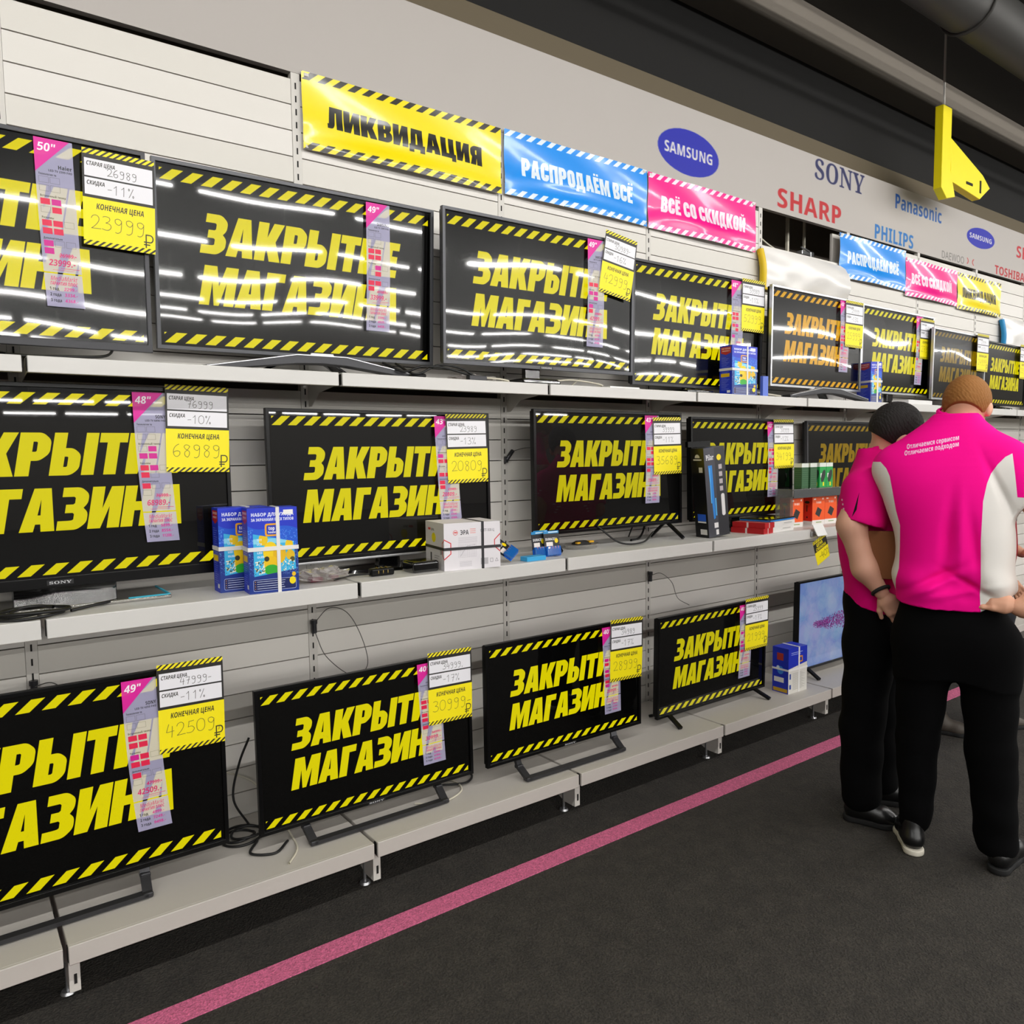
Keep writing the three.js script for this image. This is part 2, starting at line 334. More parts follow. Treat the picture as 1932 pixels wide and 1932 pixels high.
// ---------------------------------------------------------------- televisions
const YEL = '#efe100';
const closing = canvas(2048, 1152, (c, w, h) => {
  c.fillStyle = '#000'; c.fillRect(0, 0, w, h);
  hazard(c, 0.012 * w, 0.028 * h, 0.976 * w, 0.062 * h, 15.4, YEL, 1.15, 0.54);
  hazard(c, 0.012 * w, 0.925 * h, 0.976 * w, 0.058 * h, 15.4, YEL, 1.15, 0.54);
  c.fillStyle = YEL;
  heavy(c, 'ЗАКРЫТИЕ', 0.13 * w, 0.236 * h, 0.717 * w, 0.226 * h, 0.17, 3);
  heavy(c, 'МАГАЗИНА', 0.122 * w, 0.527 * h, 0.728 * w, 0.226 * h, 0.17, 3);
});
const swarm = canvas(1024, 576, (c, w, h) => {
  c.fillStyle = '#6d8fd8'; c.fillRect(0, 0, w, h);
  let s = 5; const r = () => (s = (s * 1664525 + 1013904223) >>> 0) / 4294967296;
  for (let i = 0; i < 300; i++) { c.fillStyle = `rgba(${150 + 70 * r()},${170 + 50 * r()},${230},0.12)`; c.beginPath(); c.arc(r() * w, r() * h, 30 + 60 * r(), 0, 7); c.fill(); }
  for (let i = 0; i < 900; i++) { const t = r(), x = (0.2 + 0.6 * t) * w, sp = 0.04 + 0.16 * t; c.fillStyle = r() < 0.5 ? '#6a2a78' : '#a03a9a'; c.save(); c.translate(x + (r() - 0.5) * 60, (0.52 + (r() + r() - 1) * sp) * h); c.rotate(r() * 3); c.fillRect(-3, -5, 6, 10); c.restore(); }
});
const screenMat = (map, k, rough = 0.2, coat = 0.03, tint = 0xffffff, spec = 0.35) => phys(0x020202, rough, { emissive: tint, emissiveMap: map, emissiveIntensity: k, clearcoat: 1, clearcoatRoughness: coat, specularIntensity: spec });
const SCREEN = { bright: screenMat(closing, 0.88), low: screenMat(closing, 0.82, 0.4, 0.02, 0xffffff, 0.1), glossy: screenMat(closing, 0.8, 0.4, 0.02, 0xffffff, 0.2), dull: screenMat(closing, 0.62, 0.4, 0.02, 0xffffff, 0.15), orange: screenMat(closing, 0.85, 0.2, 0.03, 0xffc858), faint: screenMat(closing, 0.3, 0.2, 0.03, 0xffd9a0), blue: screenMat(swarm, 0.6, 0.4, 0.05, 0xffffff, 0.4) };
const brandTex = {};
function brandPlate(text) {
  return brandTex[text] ??= std(0xffffff, 0.4, { map: canvas(256, 64, (c, w, h) => { c.fillStyle = '#101012'; c.fillRect(0, 0, w, h); c.fillStyle = '#c9c9cc'; fitText(c, text, 20, 14, 216, 36, 'bold', 0, text === 'SONY' ? 'serif' : 'sans-serif'); }) });
}
const SIZE = { 40: [0.905, 0.525], 43: [0.967, 0.565], 48: [1.08, 0.635], 49: [1.105, 0.645] };
const TVS = {};
function television(id, size, x, y, z, yawDeg, tiltDeg, o) {
  const [W, H] = SIZE[size].map((v) => v * (o.grow ?? 1)), deck = o.deck, up = y - deck, bz = o.bezel ?? 0.011, bb = o.chin ?? bz;
  const t = thing('television', o.label, 'television', [x, deck, z], yawDeg * Math.PI / 180);
  const tilt = -tiltDeg * Math.PI / 180, place = new THREE.Matrix4().makeTranslation(0, up, 0).multiply(new THREE.Matrix4().makeRotationX(tilt));
  const put = (g) => (Array.isArray(g) ? merge(g) : g).applyMatrix4(place);
  const fm = o.frame ?? M.black;
  part(t, 'bezel', put(extrude([[-W / 2, 0], [W / 2, 0], [W / 2, H], [-W / 2, H]], 0.018, 0.0015, [[[-W / 2 + bz, bb], [-W / 2 + bz, H - bz], [W / 2 - bz, H - bz], [W / 2 - bz, bb]]]).translate(0, 0, -0.018)), fm);
  part(t, 'casing', put([rbox(W - 0.01, H - 0.01, 0.02, 0.006, 0, H / 2, -0.03), rbox(W * 0.62, H * 0.55, 0.035, 0.012, 0, H * 0.38, -0.055)]), M.black);
  // a slightly bowed glass panel, as thin panels sag in their frames
  const sw = W - 2 * bz, sh = H - bz - bb, g = new THREE.PlaneGeometry(sw, sh, 44, 26), p = g.attributes.position, a = o.bow ?? 0.0006, q = (o.seed ?? 1) * 1.7;
  for (let i = 0; i < p.count; i++) {
    const u = p.getX(i) / sw + 0.5, v = p.getY(i) / sh + 0.5, edge = Math.sin(Math.PI * u) * Math.sin(Math.PI * v);
    p.setZ(i, a * (Math.sin(u * 6.1 + q + v * 1.3) * 0.9 + Math.sin(u * 12.7 + q * 2.1 - v * 2.2) * 0.28 + Math.sin(v * 7.3 + q * 0.7 + u) * 0.35 + 0.8 * edge));
  }
  g.computeVertexNormals();
  part(t, 'screen', put(g.translate(0, bb + sh / 2, -0.006)), o.screen ?? SCREEN.bright);
  if (o.brand) {
    const bp = new THREE.PlaneGeometry(0.075, Math.min(0.016, bb * 0.75 + 0.003)).translate(o.brandX ?? 0, bb * 0.5, 0.0025);
    part(t, 'brand_plate', put(bp), brandPlate(o.brand));
  }
  if (o.trim) part(t, 'bottom_trim', put(rbox(W, 0.012, 0.022, 0.004, 0, -0.005, -0.008)), o.trim);
  if (o.badge) part(t, 'badge', put(extrude([[-0.06, -0.018], [0.06, -0.018], [0.045, 0.012], [-0.045, 0.012]], 0.006, 0.001).translate(0.05, 0.004, 0)), M.silver);
  const S = o.stand;
  if (S === 'pedestal') {
    part(t, 'stand_neck', extrude([[-0.05, 0.006], [0.05, 0.006], [0.035, up + 0.05], [-0.035, up + 0.05]], 0.03, 0.003).translate(0, 0, -0.05), M.gloss);
    part(t, 'stand_foot', new THREE.CylinderGeometry(0.23, 0.24, 0.012, 40).scale(1, 1, 0.4).translate(0, 0.006, -0.02), M.gloss);
  } else if (S === 'wide') {
    const f = (s) => extrude([[0.0, up - 0.004], [0.1 * s, up - 0.006], [0.44 * s, 0.016], [0.44 * s, 0.004], [0.1 * s, up - 0.034], [0, up - 0.03]].map((v) => v), 0.05, 0.003).translate(0.02, 0, 0.03);
    const st = part(t, 'stand_foot', [f(-1), f(1).scale(1, 1, 1)], M.gun);
    part(st, 'bright_edge', [bar([0.12, up - 0.003, 0.084], [0.45, 0.017, 0.084], 0.004, 0.003), bar([-0.08, up - 0.003, 0.084], [-0.41, 0.017, 0.084], 0.004, 0.003), bar([-0.08, up - 0.003, 0.084], [0.12, up - 0.003, 0.084], 0.004, 0.003)], M.silver);
    part(t, 'stand_strut', bar([0.05, up, -0.02], [0.2, 0.006, -0.075], 0.05, 0.012), M.gloss);
    part(t, 'stand_strut', bar([-0.05, up, -0.02], [-0.2, 0.006, -0.075], 0.05, 0.012), M.gloss);
  } else if (S === 'plate') {
    const pl = part(t, 'stand_plate', rbox(0.5, 0.012, 0.22, 0.004, 0.06, 0.006, -0.01), phys(0x8f8d88, 0.16, { metalness: 0.7, clearcoat: 1, clearcoatRoughness: 0.1 }));
    part(pl, 'protective_film', [box(0.12, 0.003, 0.012, 0.24, 0.0135, 0.093), box(0.006, 0.003, 0.2, 0.305, 0.0135, -0.01)], std(0x35b3cf, 0.4));
    part(t, 'stand_neck', rbox(0.3, up + 0.03, 0.03, 0.006, 0.02, (up + 0.03) / 2, -0.06), M.gloss);
  } else if (S === 'loop') {
    const w = o.loopW ?? 0.29, pts = [[-w, up + 0.02, -0.03], [-w + 0.005, 0.05, -0.01], [-w + 0.01, 0.012, 0.05], [w - 0.01, 0.012, 0.05], [w - 0.005, 0.05, -0.01], [w, up + 0.02, -0.03]];
    const gs = []; for (let i = 0; i < pts.length - 1; i++) gs.push(bar(pts[i], pts[i + 1], 0.03, 0.014));
    for (const q2 of pts.slice(1, -1)) gs.push(rbox(0.032, 0.018, 0.03, 0.005, q2[0], q2[1], q2[2], 1));
    part(t, 'stand_loop', gs, M.gun);
  } else if (S === 'feet') {
    const fx = o.footX ?? 0.36;
    for (const s of [-1, 1]) part(t, 'foot', [bar([fx * s, up + 0.01, -0.02], [fx * s + 0.02 * s, 0.008, 0.09], 0.022, 0.014), bar([fx * s, up + 0.01, -0.02], [fx * s, 0.008, -0.14], 0.022, 0.014)], M.black);
  } else if (S === 'fork') {
    const fx = o.footX ?? 0.4;
    for (const s of [-1, 1]) part(t, 'foot', [bar([fx * s, up + 0.012, -0.02], [(fx + 0.02) * s, 0.009, 0.085], 0.018, 0.014), bar([fx * s, up + 0.012, -0.02], [(fx - 0.03) * s, 0.009, -0.1], 0.018, 0.014)], M.black);
  } else if (S === 'puck') {
    part(t, 'stand_neck', rbox(0.09, up + 0.05, 0.03, 0.008, -0.06, (up + 0.05) / 2, -0.04), M.gloss);
    part(t, 'stand_foot', rbox(0.22, 0.03, 0.14, 0.012, -0.06, 0.015, -0.02), M.gloss);
  }
  TVS[id] = { W, H, x, y, z, yaw: yawDeg * Math.PI / 180, tilt, bz };
  return t;
}
const L = (s) => s;
television('T1', 49, 0.056, 1.992, 0.240, 0, -1.2, { grow: 1.0000, deck: TOP, stand: 'pedestal', chin: 0.022, frame: M.gun, screen: SCREEN.bright, bow: 0.0009, seed: 2, brand: 'Haier', label: 'dark grey television at the left end of the upper shelf, partly out of the picture' });
television('T2', 49, 1.206, 2.025, 0.126, -1.2, -2.9, { grow: 1.0000, deck: TOP, stand: 'wide', frame: M.grey, screen: SCREEN.bright, bow: 0.0011, seed: 1, badge: true, label: 'large grey-framed television without a price card standing on a wide bent metal stand' });
television('T3', 49, 2.307, 2.025, 0.242, -0.84, -1.42, { grow: 1.0000, deck: TOP, stand: 'puck', frame: M.grey, chin: 0.014, screen: SCREEN.bright, bow: 0.0013, seed: 5, brand: 'SAMSUNG', label: 'grey-framed television on the upper shelf whose price card hangs crooked at its corner' });
television('T4', 48, 3.462, 1.988, 0.190, 0.19, -1.0, { grow: 1.0042, deck: TOP, stand: 'puck', frame: M.gun, screen: SCREEN.bright, bow: 0.001, seed: 7, label: 'television behind the blue cleaning-kit box on the upper shelf, below the pink banner' });
television('T5', 43, 4.507, 2.020, 0.250, 0.59, -0.6, { grow: 1.0416, deck: TOP, stand: 'wide', frame: M.silver, screen: SCREEN.orange, bow: 0.0009, seed: 9, brand: 'TOSHIBA', label: 'thin-framed television with orange-yellow lettering below the rolled-down white banner' });
television('T6', 43, 5.705, 2.034, 0.140, 0.49, -0.8, { grow: 1.0660, deck: TOP, stand: 'puck', frame: M.silver, screen: SCREEN.bright, bow: 0.0014, seed: 11, label: 'silver-framed television beside the narrow blue box near the far end of the upper shelf' });
television('T7', 40, 6.534, 2.009, 0.200, 1.0, -0.8, { grow: 1.0166, deck: TOP, stand: 'puck', frame: M.silver, screen: SCREEN.faint, bow: 0.0012, seed: 13, label: 'television with faint washed-out lettering above the ginger-haired man' });
television('T8', 40, 7.464, 1.995, 0.167, 2.0, -0.8, { grow: 1.0000, deck: TOP, stand: 'puck', frame: M.black, screen: SCREEN.bright, bow: 0.0012, seed: 15, label: 'black-framed television at the right end of the visible upper shelf' });
television('T9', 40, 8.56, 1.995, 0.167, 2.0, -0.8, { deck: TOP, stand: 'puck', frame: M.black, screen: SCREEN.dull, bow: 0.0012, seed: 16, label: 'black television beyond the last one, only a sliver at the picture edge' });
television('M1', 48, 0.303, 1.232, 0.235, 0.07, 0.9, { grow: 1.0157, deck: MID, stand: 'plate', chin: 0.03, frame: M.black, screen: SCREEN.glossy, bow: 0.0002, seed: 3, brand: 'SONY', brandX: 0.0, label: 'black television on a shiny metal base plate at the left end of the middle shelf' });
television('M2', 43, 1.497, 1.231, 0.215, 0, 0.8, { grow: 1.0384, deck: MID, stand: 'pedestal', chin: 0.012, frame: M.black, screen: SCREEN.glossy, bow: 0.0002, seed: 4, trim: M.silver, label: 'black television with a silver lower trim behind the pair of blue boxes' });
television('M3', 43, 2.731, 1.255, 0.250, -0.16, 0.6, { grow: 1.0385, deck: MID, stand: 'fork', frame: M.black, screen: SCREEN.dull, bow: 0.0003, seed: 6, label: 'black television on forked legs behind the battery packs, middle shelf' });
television('M4', 43, 3.826, 1.252, 0.220, 1.7, 0.9, { grow: 1.0160, deck: MID, stand: 'puck', frame: M.black, screen: SCREEN.dull, bow: 0.0004, seed: 8, label: 'television on the middle shelf half hidden by the tall black box leaning in front' });
television('M5', 43, 5.147, 1.224, 0.110, 0.05, 1.4, { grow: 1.0683, deck: MID, stand: 'puck', bezel: 0.012, frame: M.gun, screen: SCREEN.faint, bow: 0.0005, seed: 10, label: 'television with dim lettering behind the green and orange boxes' });
television('B1', 49, 0.201, 0.291, 0.360, -0.24, 0.54, { grow: 1.0078, deck: BASE, stand: 'loop', chin: 0.014, frame: M.black, screen: SCREEN.low, bow: 0.0002, seed: 12, label: 'largest black television at the left end of the lowest level, partly out of the picture' });
television('B2', 40, 1.323, 0.278, 0.372, -0.12, 1.58, { grow: 1.0074, deck: BASE, stand: 'loop', frame: M.black, screen: SCREEN.low, bow: 0.0002, seed: 14, brand: 'SONY', label: 'black television on a looped dark metal stand with coiled cables at its left side' });
television('B3', 40, 2.283, 0.299, 0.420, -0.74, 0.39, { grow: 1.0091, deck: BASE, stand: 'loop', frame: M.black, screen: SCREEN.low, bow: 0.0002, seed: 18, brand: 'SONY', label: 'black television on a looped stand in the middle of the lowest level' });
television('B4', 40, 3.382, 0.258, 0.360, 0.4, -0.85, { grow: 1.0085, deck: BASE, stand: 'feet', frame: M.black, screen: SCREEN.dull, bow: 0.0002, seed: 20, label: 'black television on two splayed feet, the farthest one showing yellow lettering on the lowest level' });
television('B5', 43, 4.701, 0.264, 0.319, 0.05, -0.62, { grow: 1.0000, deck: BASE, stand: 'feet', frame: M.black, screen: SCREEN.blue, bow: 0.0002, seed: 22, label: 'television showing a pale blue picture with a purple swarm on the lowest level' });

// ---------------------------------------------------------------- spec strips and price cards on the televisions
function onTV(id, lx, ly, lz, rot = 0) {          // a top-level group on the plane of a television
  const v = TVS[id], g = new THREE.Group();
  const m = new THREE.Matrix4().makeTranslation(v.x, v.y, v.z).multiply(new THREE.Matrix4().makeRotationY(v.yaw)).multiply(new THREE.Matrix4().makeRotationX(v.tilt)).multiply(new THREE.Matrix4().makeTranslation(lx, ly, lz)).multiply(new THREE.Matrix4().makeRotationZ(rot));
  m.decompose(g.position, g.quaternion, g.scale); return g;
}
function sheet(w, h, bend, twist = 0) {           // thin paper with a slight curl
  const g = new THREE.BoxGeometry(w, h, 0.0008, 6, 10, 1), p = g.attributes.position;
  for (let i = 0; i < p.count; i++) { const u = p.getX(i) / w, v = p.getY(i) / h; p.setZ(i, p.getZ(i) + bend * (0.25 - v * v) * 4 * (u + 0.5) + twist * u * v); }
  g.computeVertexNormals(); return g;
}
function faces(front, back) { return [back, back, back, back, front, back]; }
const STRIPS = [
  ['T1', '50"', 'Haier', '26989.-', '23999.-', '2299', 0.6, 'spec strip stuck to the leftmost television of the upper shelf'],
  ['T2', '49"', 'SAMSUNG', '41989.-', '33999.-', '3399', 0, 'spec strip on the large grey television without a price card'],
  ['T3', '49"', 'SAMSUNG', '50989.-', '42999.-', '4299', 0, 'spec strip on the television with the crooked price card'],
  ['T4', '48"', 'SAMSUNG', '59999.-', '52999.-', '5299', 0, 'spec strip above the blue box on the upper shelf'],
  ['T5', '43"', 'TOSHIBA', '29999.-', '25999.-', '2599', 0, 'spec strip on the television with orange-yellow lettering'],
  ['T6', '43"', 'LG', '31999.-', '27999.-', '2799', 0, 'spec strip on the silver-framed television near the far end'],
  ['M1', '48"', 'SONY', '76999.-', '68989.-', '5899', 1, 'spec strip on the television with the shiny base plate'],
  ['M2', '43"', 'LG', '23989.-', '20809.-', '2299', 1, 'spec strip on the television with the silver lower trim'],
  ['M3', '43"', 'LG', '39999.-', '35689.-', '3599', 0, 'spec strip on the television behind the battery packs'],
  ['M4', '43"', 'LG', '38999.-', '34199.-', '3499', 0, 'spec strip on the television behind the tall leaning box'],
  ['B1', '49"', 'SONY', '47999.-', '42509.-', '4999', 1.2, 'spec strip on the largest television of the lowest level'],
  ['B2', '40"', 'SONY', '34999.-', '30999.-', '3299', 0.7, 'spec strip on the television with coiled cables beside it'],
  ['B3', '40"', 'SONY', '34989.-', '28999.-', '2899', 0.6, 'spec strip on the television in the middle of the lowest level'],
  ['B4', '40"', 'LG', '25999.-', '21999.-', '2199', 0, 'spec strip on the farthest lettered television of the lowest level'],
];
function stripTex(size, brand, old, now, plus) {
  let s = 11 + now.length * 7 + parseInt(now); const r = () => (s = (s * 1664525 + 1013904223) >>> 0) / 4294967296;
  return canvas(210, 1010, (c, w, h) => {
    c.fillStyle = 'rgba(196,192,226,0.62)'; c.fillRect(0, 0, w, 800); c.fillStyle = 'rgba(196,192,226,0.66)'; c.fillRect(0, 806, w, h - 806);
    c.fillStyle = 'rgba(226,0,150,0.9)'; c.beginPath(); c.moveTo(0, 0); c.lineTo(w * 0.92, 0); c.lineTo(0, 205); c.fill();
    c.fillStyle = '#f4f0f4'; fitText(c, size, 14, 26, 100, 50, 'bold', 0.15);
    c.fillStyle = '#141414'; fitText(c, brand, 205 - 14 * brand.length - 12, 150, 14 * brand.length + 8, 24); c.globalAlpha = 0.8;
    fitText(c, 'LED TV ' + now.slice(0, 4) + ' FHD', 70, 182, 132, 13);
    fitText(c, 'Технология тв', 16, 208, 96, 13); fitText(c, 'Встроенный тюнер', 16, 338, 140, 13); fitText(c, 'Разъемы', 16, 468, 66, 13); fitText(c, 'Дополнительно', 16, 590, 104, 13);
    c.globalAlpha = 1; c.lineWidth = 1.2;
    const cell = (x, y, on) => { if (on) { c.fillStyle = r() < 0.3 ? '#d0108e' : '#e01848'; c.fillRect(x, y, 52, 36); } else { c.strokeStyle = '#555'; c.strokeRect(x, y, 52, 36); } };
    for (const y of [230, 280]) for (const x of [16, 76]) cell(x, y, 0);
    for (const y of [360, 408]) for (const x of [16, 76]) cell(x, y, r() < 0.8);
    for (const y of [488, 536]) for (const x of [16, 76]) cell(x, y, r() < 0.75); cell(138, 488, 0);
    cell(16, 610, 1); cell(76, 610, r() < 0.3); cell(138, 610, 0); cell(16, 655, r() < 0.5);
    c.fillStyle = '#d61a6a'; fitText(c, old, 92, 682, 96, 24, 'bold', 0.15); c.fillRect(92, 693, 96, 3); fitText(c, now, 30, 722, 148, 38, 'bold', 0.15); c.fillRect(96, 772, 104, 3); c.fillRect(50, 784, 120, 2);
    fitText(c, 'MediaMarkt', 30, 820, 148, 28, 'normal', 0.25); fitText(c, 'ГАРАНТИЯ ПЛЮС', 28, 854, 150, 22, 'bold', 0.15);
    ['1 год', '2 года', '3 года'].forEach((t, i) => { c.fillStyle = '#151515'; fitText(c, t, 22, 888 + i * 36, i ? 62 : 52, 20); c.fillStyle = '#d61a8a'; fitText(c, Math.round(plus * (1 + i * 0.45)) + '.-', 100, 888 + i * 36, 74, 20, 'bold', 0.15); });
  });
}
for (const [id, size, brand, old, now, plus, swing, label] of STRIPS) {
  const v = TVS[id], tex = stripTex(size, brand, old, now, plus);
  const mat = new THREE.MeshStandardMaterial({ map: tex, transparent: true, roughness: 0.5, side: THREE.DoubleSide });
  const w = 0.104, h1 = 0.4, h2 = 0.1, k = v.H < 0.6 ? (v.H < 0.55 ? 0.83 : 0.9) : 1, hh = (h1 + h2 + 0.004) * k;
  const t = onTV(id, -v.W / 2 + 0.716 * v.W + w / 2, v.H - 0.028 * v.H, 0.004, 0); t.name = numbered('spec_strip'); scene.add(t);
  tag(t, 'pale lilac film ' + label, 'spec label', 'spec strips on the televisions');
  const piece = (y0, y1, v0, v1) => {
    const g = new THREE.PlaneGeometry(w, y0 - y1, 1, 12).translate(0, (y0 + y1) / 2, 0), p = g.attributes.position, uv = g.attributes.uv;
    for (let i = 0; i < p.count; i++) { const y = p.getY(i); uv.setY(i, mix(v1, v0, (y - y1) / (y0 - y1))); p.setX(i, p.getX(i) + swing * 0.011 * (y / hh) ** 2 * 2.2); p.setZ(i, 0.003 + 0.006 * Math.sin(-y / hh * 3.1)); }
    g.computeVertexNormals(); return g;
  };
  part(t, 'upper_sheet', piece(0, -h1 * k, 1, 210 / 1010), mat);
  part(t, 'lower_sheet', piece(-(h1 + 0.004) * k, -hh, 204 / 1010, 0), mat);
}
const CARDS = [
  ['T1', 0.469, 0.47, -1.2, '26989', '11', '23999', 'price card reading 23999 at the left end of the upper shelf'],
  ['T3', 0.429, 0.52, -8.5, '50989-', '16', '42999', 'crooked price card reading 42999 between two upper-shelf televisions'],
  ['T4', 0.425, 0.49, 0, '59989', '11', '52999', 'price card above the blue box on the upper shelf'],
  ['T5', 0.372, 0.43, 0, '29999', '13', '25999', 'price card on the television with orange-yellow lettering'],
  ['T6', 0.375, 0.425, 0, '31999', '12', '27999', 'price card on the silver-framed television near the far end'],
  ['T7', 0.36, 0.395, 0, '27999', '11', '24999', 'price card on the television with faint lettering'],
  ['T8', 0.362, 0.393, 0, '28999', '10', '25999', 'price card at the right end of the upper shelf'],
  ['M1', 0.44, 0.505, -1.5, '76999', '10', '68989', 'price card reading 68989 on the television with the shiny base plate'],
  ['M2', 0.375, 0.432, 1.0, '23989', '13', '20809', 'price card reading 20809 above the white box'],
  ['M3', 0.374, 0.414, 1.2, '39999', '11', '35689', 'price card reading 35689 on the television behind the battery packs'],
  ['M4', 0.372, 0.424, 0.6, '38999', '12', '34199', 'price card on the television behind the tall leaning box'],
  ['B1', 0.45, 0.52, -0.5, '47999-', '11', '42509,', 'price card reading 42509 on the largest television of the lowest level'],
  ['B2', 0.345, 0.404, -1, '34999,', '17', '30999-', 'price card reading 30999 on the lowest level'],
  ['B3', 0.345, 0.395, -1.7, '34989', '17', '28999', 'price card reading 28999 in the middle of the lowest level'],
  ['B4', 0.342, 0.399, 0, '25999', '17', '21999', 'farthest price card of the lowest level, reading 21999'],
];
function cardTex(old, off, now) {
  return canvas(420, 594, (c, w, h) => {
    c.fillStyle = '#1d1b19'; c.fillRect(0, 0, w, 300); hazard(c, 0, 0, w, 34, 11, '#f7e600', 1.2, 0.6);
    c.fillStyle = '#ecebf0'; c.fillRect(12, 60, w - 24, 108); c.fillRect(12, 178, w - 24, 104);
    c.fillStyle = '#fbe900'; c.fillRect(0, 300, w, h - 300);
    hazard(c, 0, h - 30, w, 30, 11, '#1d1b19', 1.2, 0.42);
    c.fillStyle = '#26231e'; fitText(c, 'СТАРАЯ ЦЕНА', 22, 76, 165, 26, 'bold', 0.12); fitText(c, 'СКИДКА', 22, 194, 104, 26, 'bold', 0.12);
    fitText(c, 'КОНЕЧНАЯ ЦЕНА', 72, 330, 280, 36, 'bold', 0.12);
    c.strokeStyle = '#26231e'; c.lineWidth = 7; c.beginPath(); c.moveTo(364, 560); c.lineTo(364, 478); c.lineTo(386, 478); c.bezierCurveTo(412, 478, 412, 524, 386, 524); c.lineTo(350, 524); c.moveTo(350, 540); c.lineTo(388, 540); c.stroke();
    pen(c, old, 140, 104, 46, '#4a4844', 3); pen(c, '-' + off + '%', 140, 204, 56, '#4a4844', 3); pen(c, now, 40, 404, 84, '#4a4630', 3.2);
  });
}
for (const [id, lx, ly, rot, old, off, now, label] of CARDS) {
  const t = onTV(id, lx, ly, 0.017, rot * Math.PI / 180); t.name = numbered('price_card'); scene.add(t);
  tag(t, 'black, white and yellow ' + label, 'price card', 'price cards on the televisions');
  part(t, 'card', sheet(0.21, 0.297, 0.003, 0.004), faces(std(0xffffff, 0.5, { map: cardTex(old, off, now) }), M.paper));
  part(t, 'clip', rbox(0.03, 0.02, 0.014, 0.003, -0.06, 0.13, -0.0095), M.black);
}

// ---------------------------------------------------------------- sale banners above the upper row
function bannerTex(bg, fg, text, stripe) {
  return canvas(1024, 320, (c, w, h) => {
    c.fillStyle = bg; c.fillRect(0, 0, w, h);
    hazard(c, 0, 0, w, 32, 15, stripe, 1.2, 0.5); hazard(c, 0, h - 32, w, 32, 15, stripe, 1.2, 0.5);
    c.fillStyle = fg; heavy(c, text, 110, 118, 800, 92, 0, 5);
  });
}
function banner(x, w, y0, y1, z, tex, label, sd) {
  const g = new THREE.BoxGeometry(w, y1 - y0, 0.0012, 60, 24, 1), p = g.attributes.position;
  for (let i = 0; i < p.count; i++) {
    const u = p.getX(i) / w, v = p.getY(i) / (y1 - y0);
    const bulge = Math.max(0, 0.9 - Math.hypot(u * 1.7, (v + 0.42) * 1.9)), arc = Math.sin((v + 0.5 + 0.5 * u * u) * 13 + sd) * Math.exp(-(((v + 0.28) / 0.22) ** 2)) * (0.5 + 0.5 * Math.cos(u * 3.4));
    p.setZ(i, p.getZ(i) + 0.028 * bulge + 0.0045 * arc + 0.003 * Math.sin(u * 9 + v * 7 + sd) + 0.004);
  }
  g.computeVertexNormals();
  const front = phys(0xffffff, 0.38, { map: tex, clearcoat: 0.5, clearcoatRoughness: 0.12, side: THREE.DoubleSide });
  const t = thing('sale_banner', label, 'banner', [x + w / 2, (y0 + y1) / 2, z]);
  part(t, 'sheet', g, faces(front, std(0xeceae8, 0.5)));
  part(t, 'fixing', [-1, 1].flatMap((s) => [box(0.02, 0.012, 0.02, s * (w / 2 - 0.02), (y1 - y0) / 2 - 0.012, -0.004), box(0.02, 0.012, 0.02, s * (w / 2 - 0.02), -(y1 - y0) / 2 + 0.012, -0.004)]), M.steel);
}
const banYellow = bannerTex('#f8e200', '#191712', 'ЛИКВИДАЦИЯ', '#2a2721'), banBlue = bannerTex('#008ff0', '#e3edf6', 'РАСПРОДАЁМ ВСЁ', '#e3edf6'), banPink = bannerTex('#f8008c', '#f2e2ee', 'ВСЁ СО СКИДКОЙ', '#f2e2ee');
banner(1.25, 0.97, 2.86, 3.16, 0.02, banYellow, 'yellow banner with black lettering and hatched edges above the largest upper televisions', 1);
banner(2.24, 0.96, 2.865, 3.165, 0.02, banBlue, 'blue sale banner with white lettering beside the nearer pink banner', 2);
banner(3.21, 0.95, 2.862, 3.162, 0.02, banPink, 'large pink sale banner with white lettering beside the dark open niche', 4);
banner(5.1, 0.9, 2.83, 3.13, 0.02, banBlue, 'smaller blue sale banner under the brand header, right of the white rolled banner', 5);
banner(6.005, 0.84, 2.8, 3.085, 0.02, banPink, 'smaller pink sale banner between the far blue and far yellow banners', 6);
banner(6.855, 0.82, 2.785, 3.08, 0.02, banYellow, 'crumpled yellow banner at the far end under the brand header', 7);
function foldedBanner(x, w, y0, y1, edge, label) {
  const g = new THREE.BoxGeometry(w, y1 - y0, 0.004, 50, 20, 1), p = g.attributes.position;
  for (let i = 0; i < p.count; i++) { const u = p.getX(i) / w, v = p.getY(i) / (y1 - y0); p.setZ(i, p.getZ(i) + 0.03 * (0.25 - v * v) * 4 + 0.01 * Math.sin(u * 5 + v * 4) + 0.006 * Math.sin(u * 17 - v * 6) * (0.5 - v) + 0.006 * Math.sin(v * 16 + u * 9) * u); }
  g.computeVertexNormals();
  const t = thing('folded_banner', label, 'banner', [x + w / 2, (y0 + y1) / 2, 0.03]);
  part(t, 'sheet', g, phys(0xe9e6e2, 0.42, { clearcoat: 0.5, clearcoatRoughness: 0.25 }));
  part(t, 'coloured_edge', [tube([[-w / 2 - 0.02, (y1 - y0) / 2 - 0.02, 0], [-w / 2 - 0.015, 0, 0.02], [-w / 2, -(y1 - y0) / 2, 0.008]], 0.022, 20, 8), tube([[-w / 2, -(y1 - y0) / 2 - 0.004, 0.01], [0, -(y1 - y0) / 2 - 0.008, 0.016], [w / 2, -(y1 - y0) / 2 - 0.004, 0.01]], 0.009, 20, 8)], std(edge, 0.5));
}
foldedBanner(4.22, 0.95, 2.655, 2.905, 0xe6c300, 'white reverse of a rolled-down banner with yellow edges under the dark niche');
foldedBanner(7.72, 0.9, 2.5, 2.79, 0x1a8ec8, 'white reverse of a rolled-down banner with a blue edge at the far right');
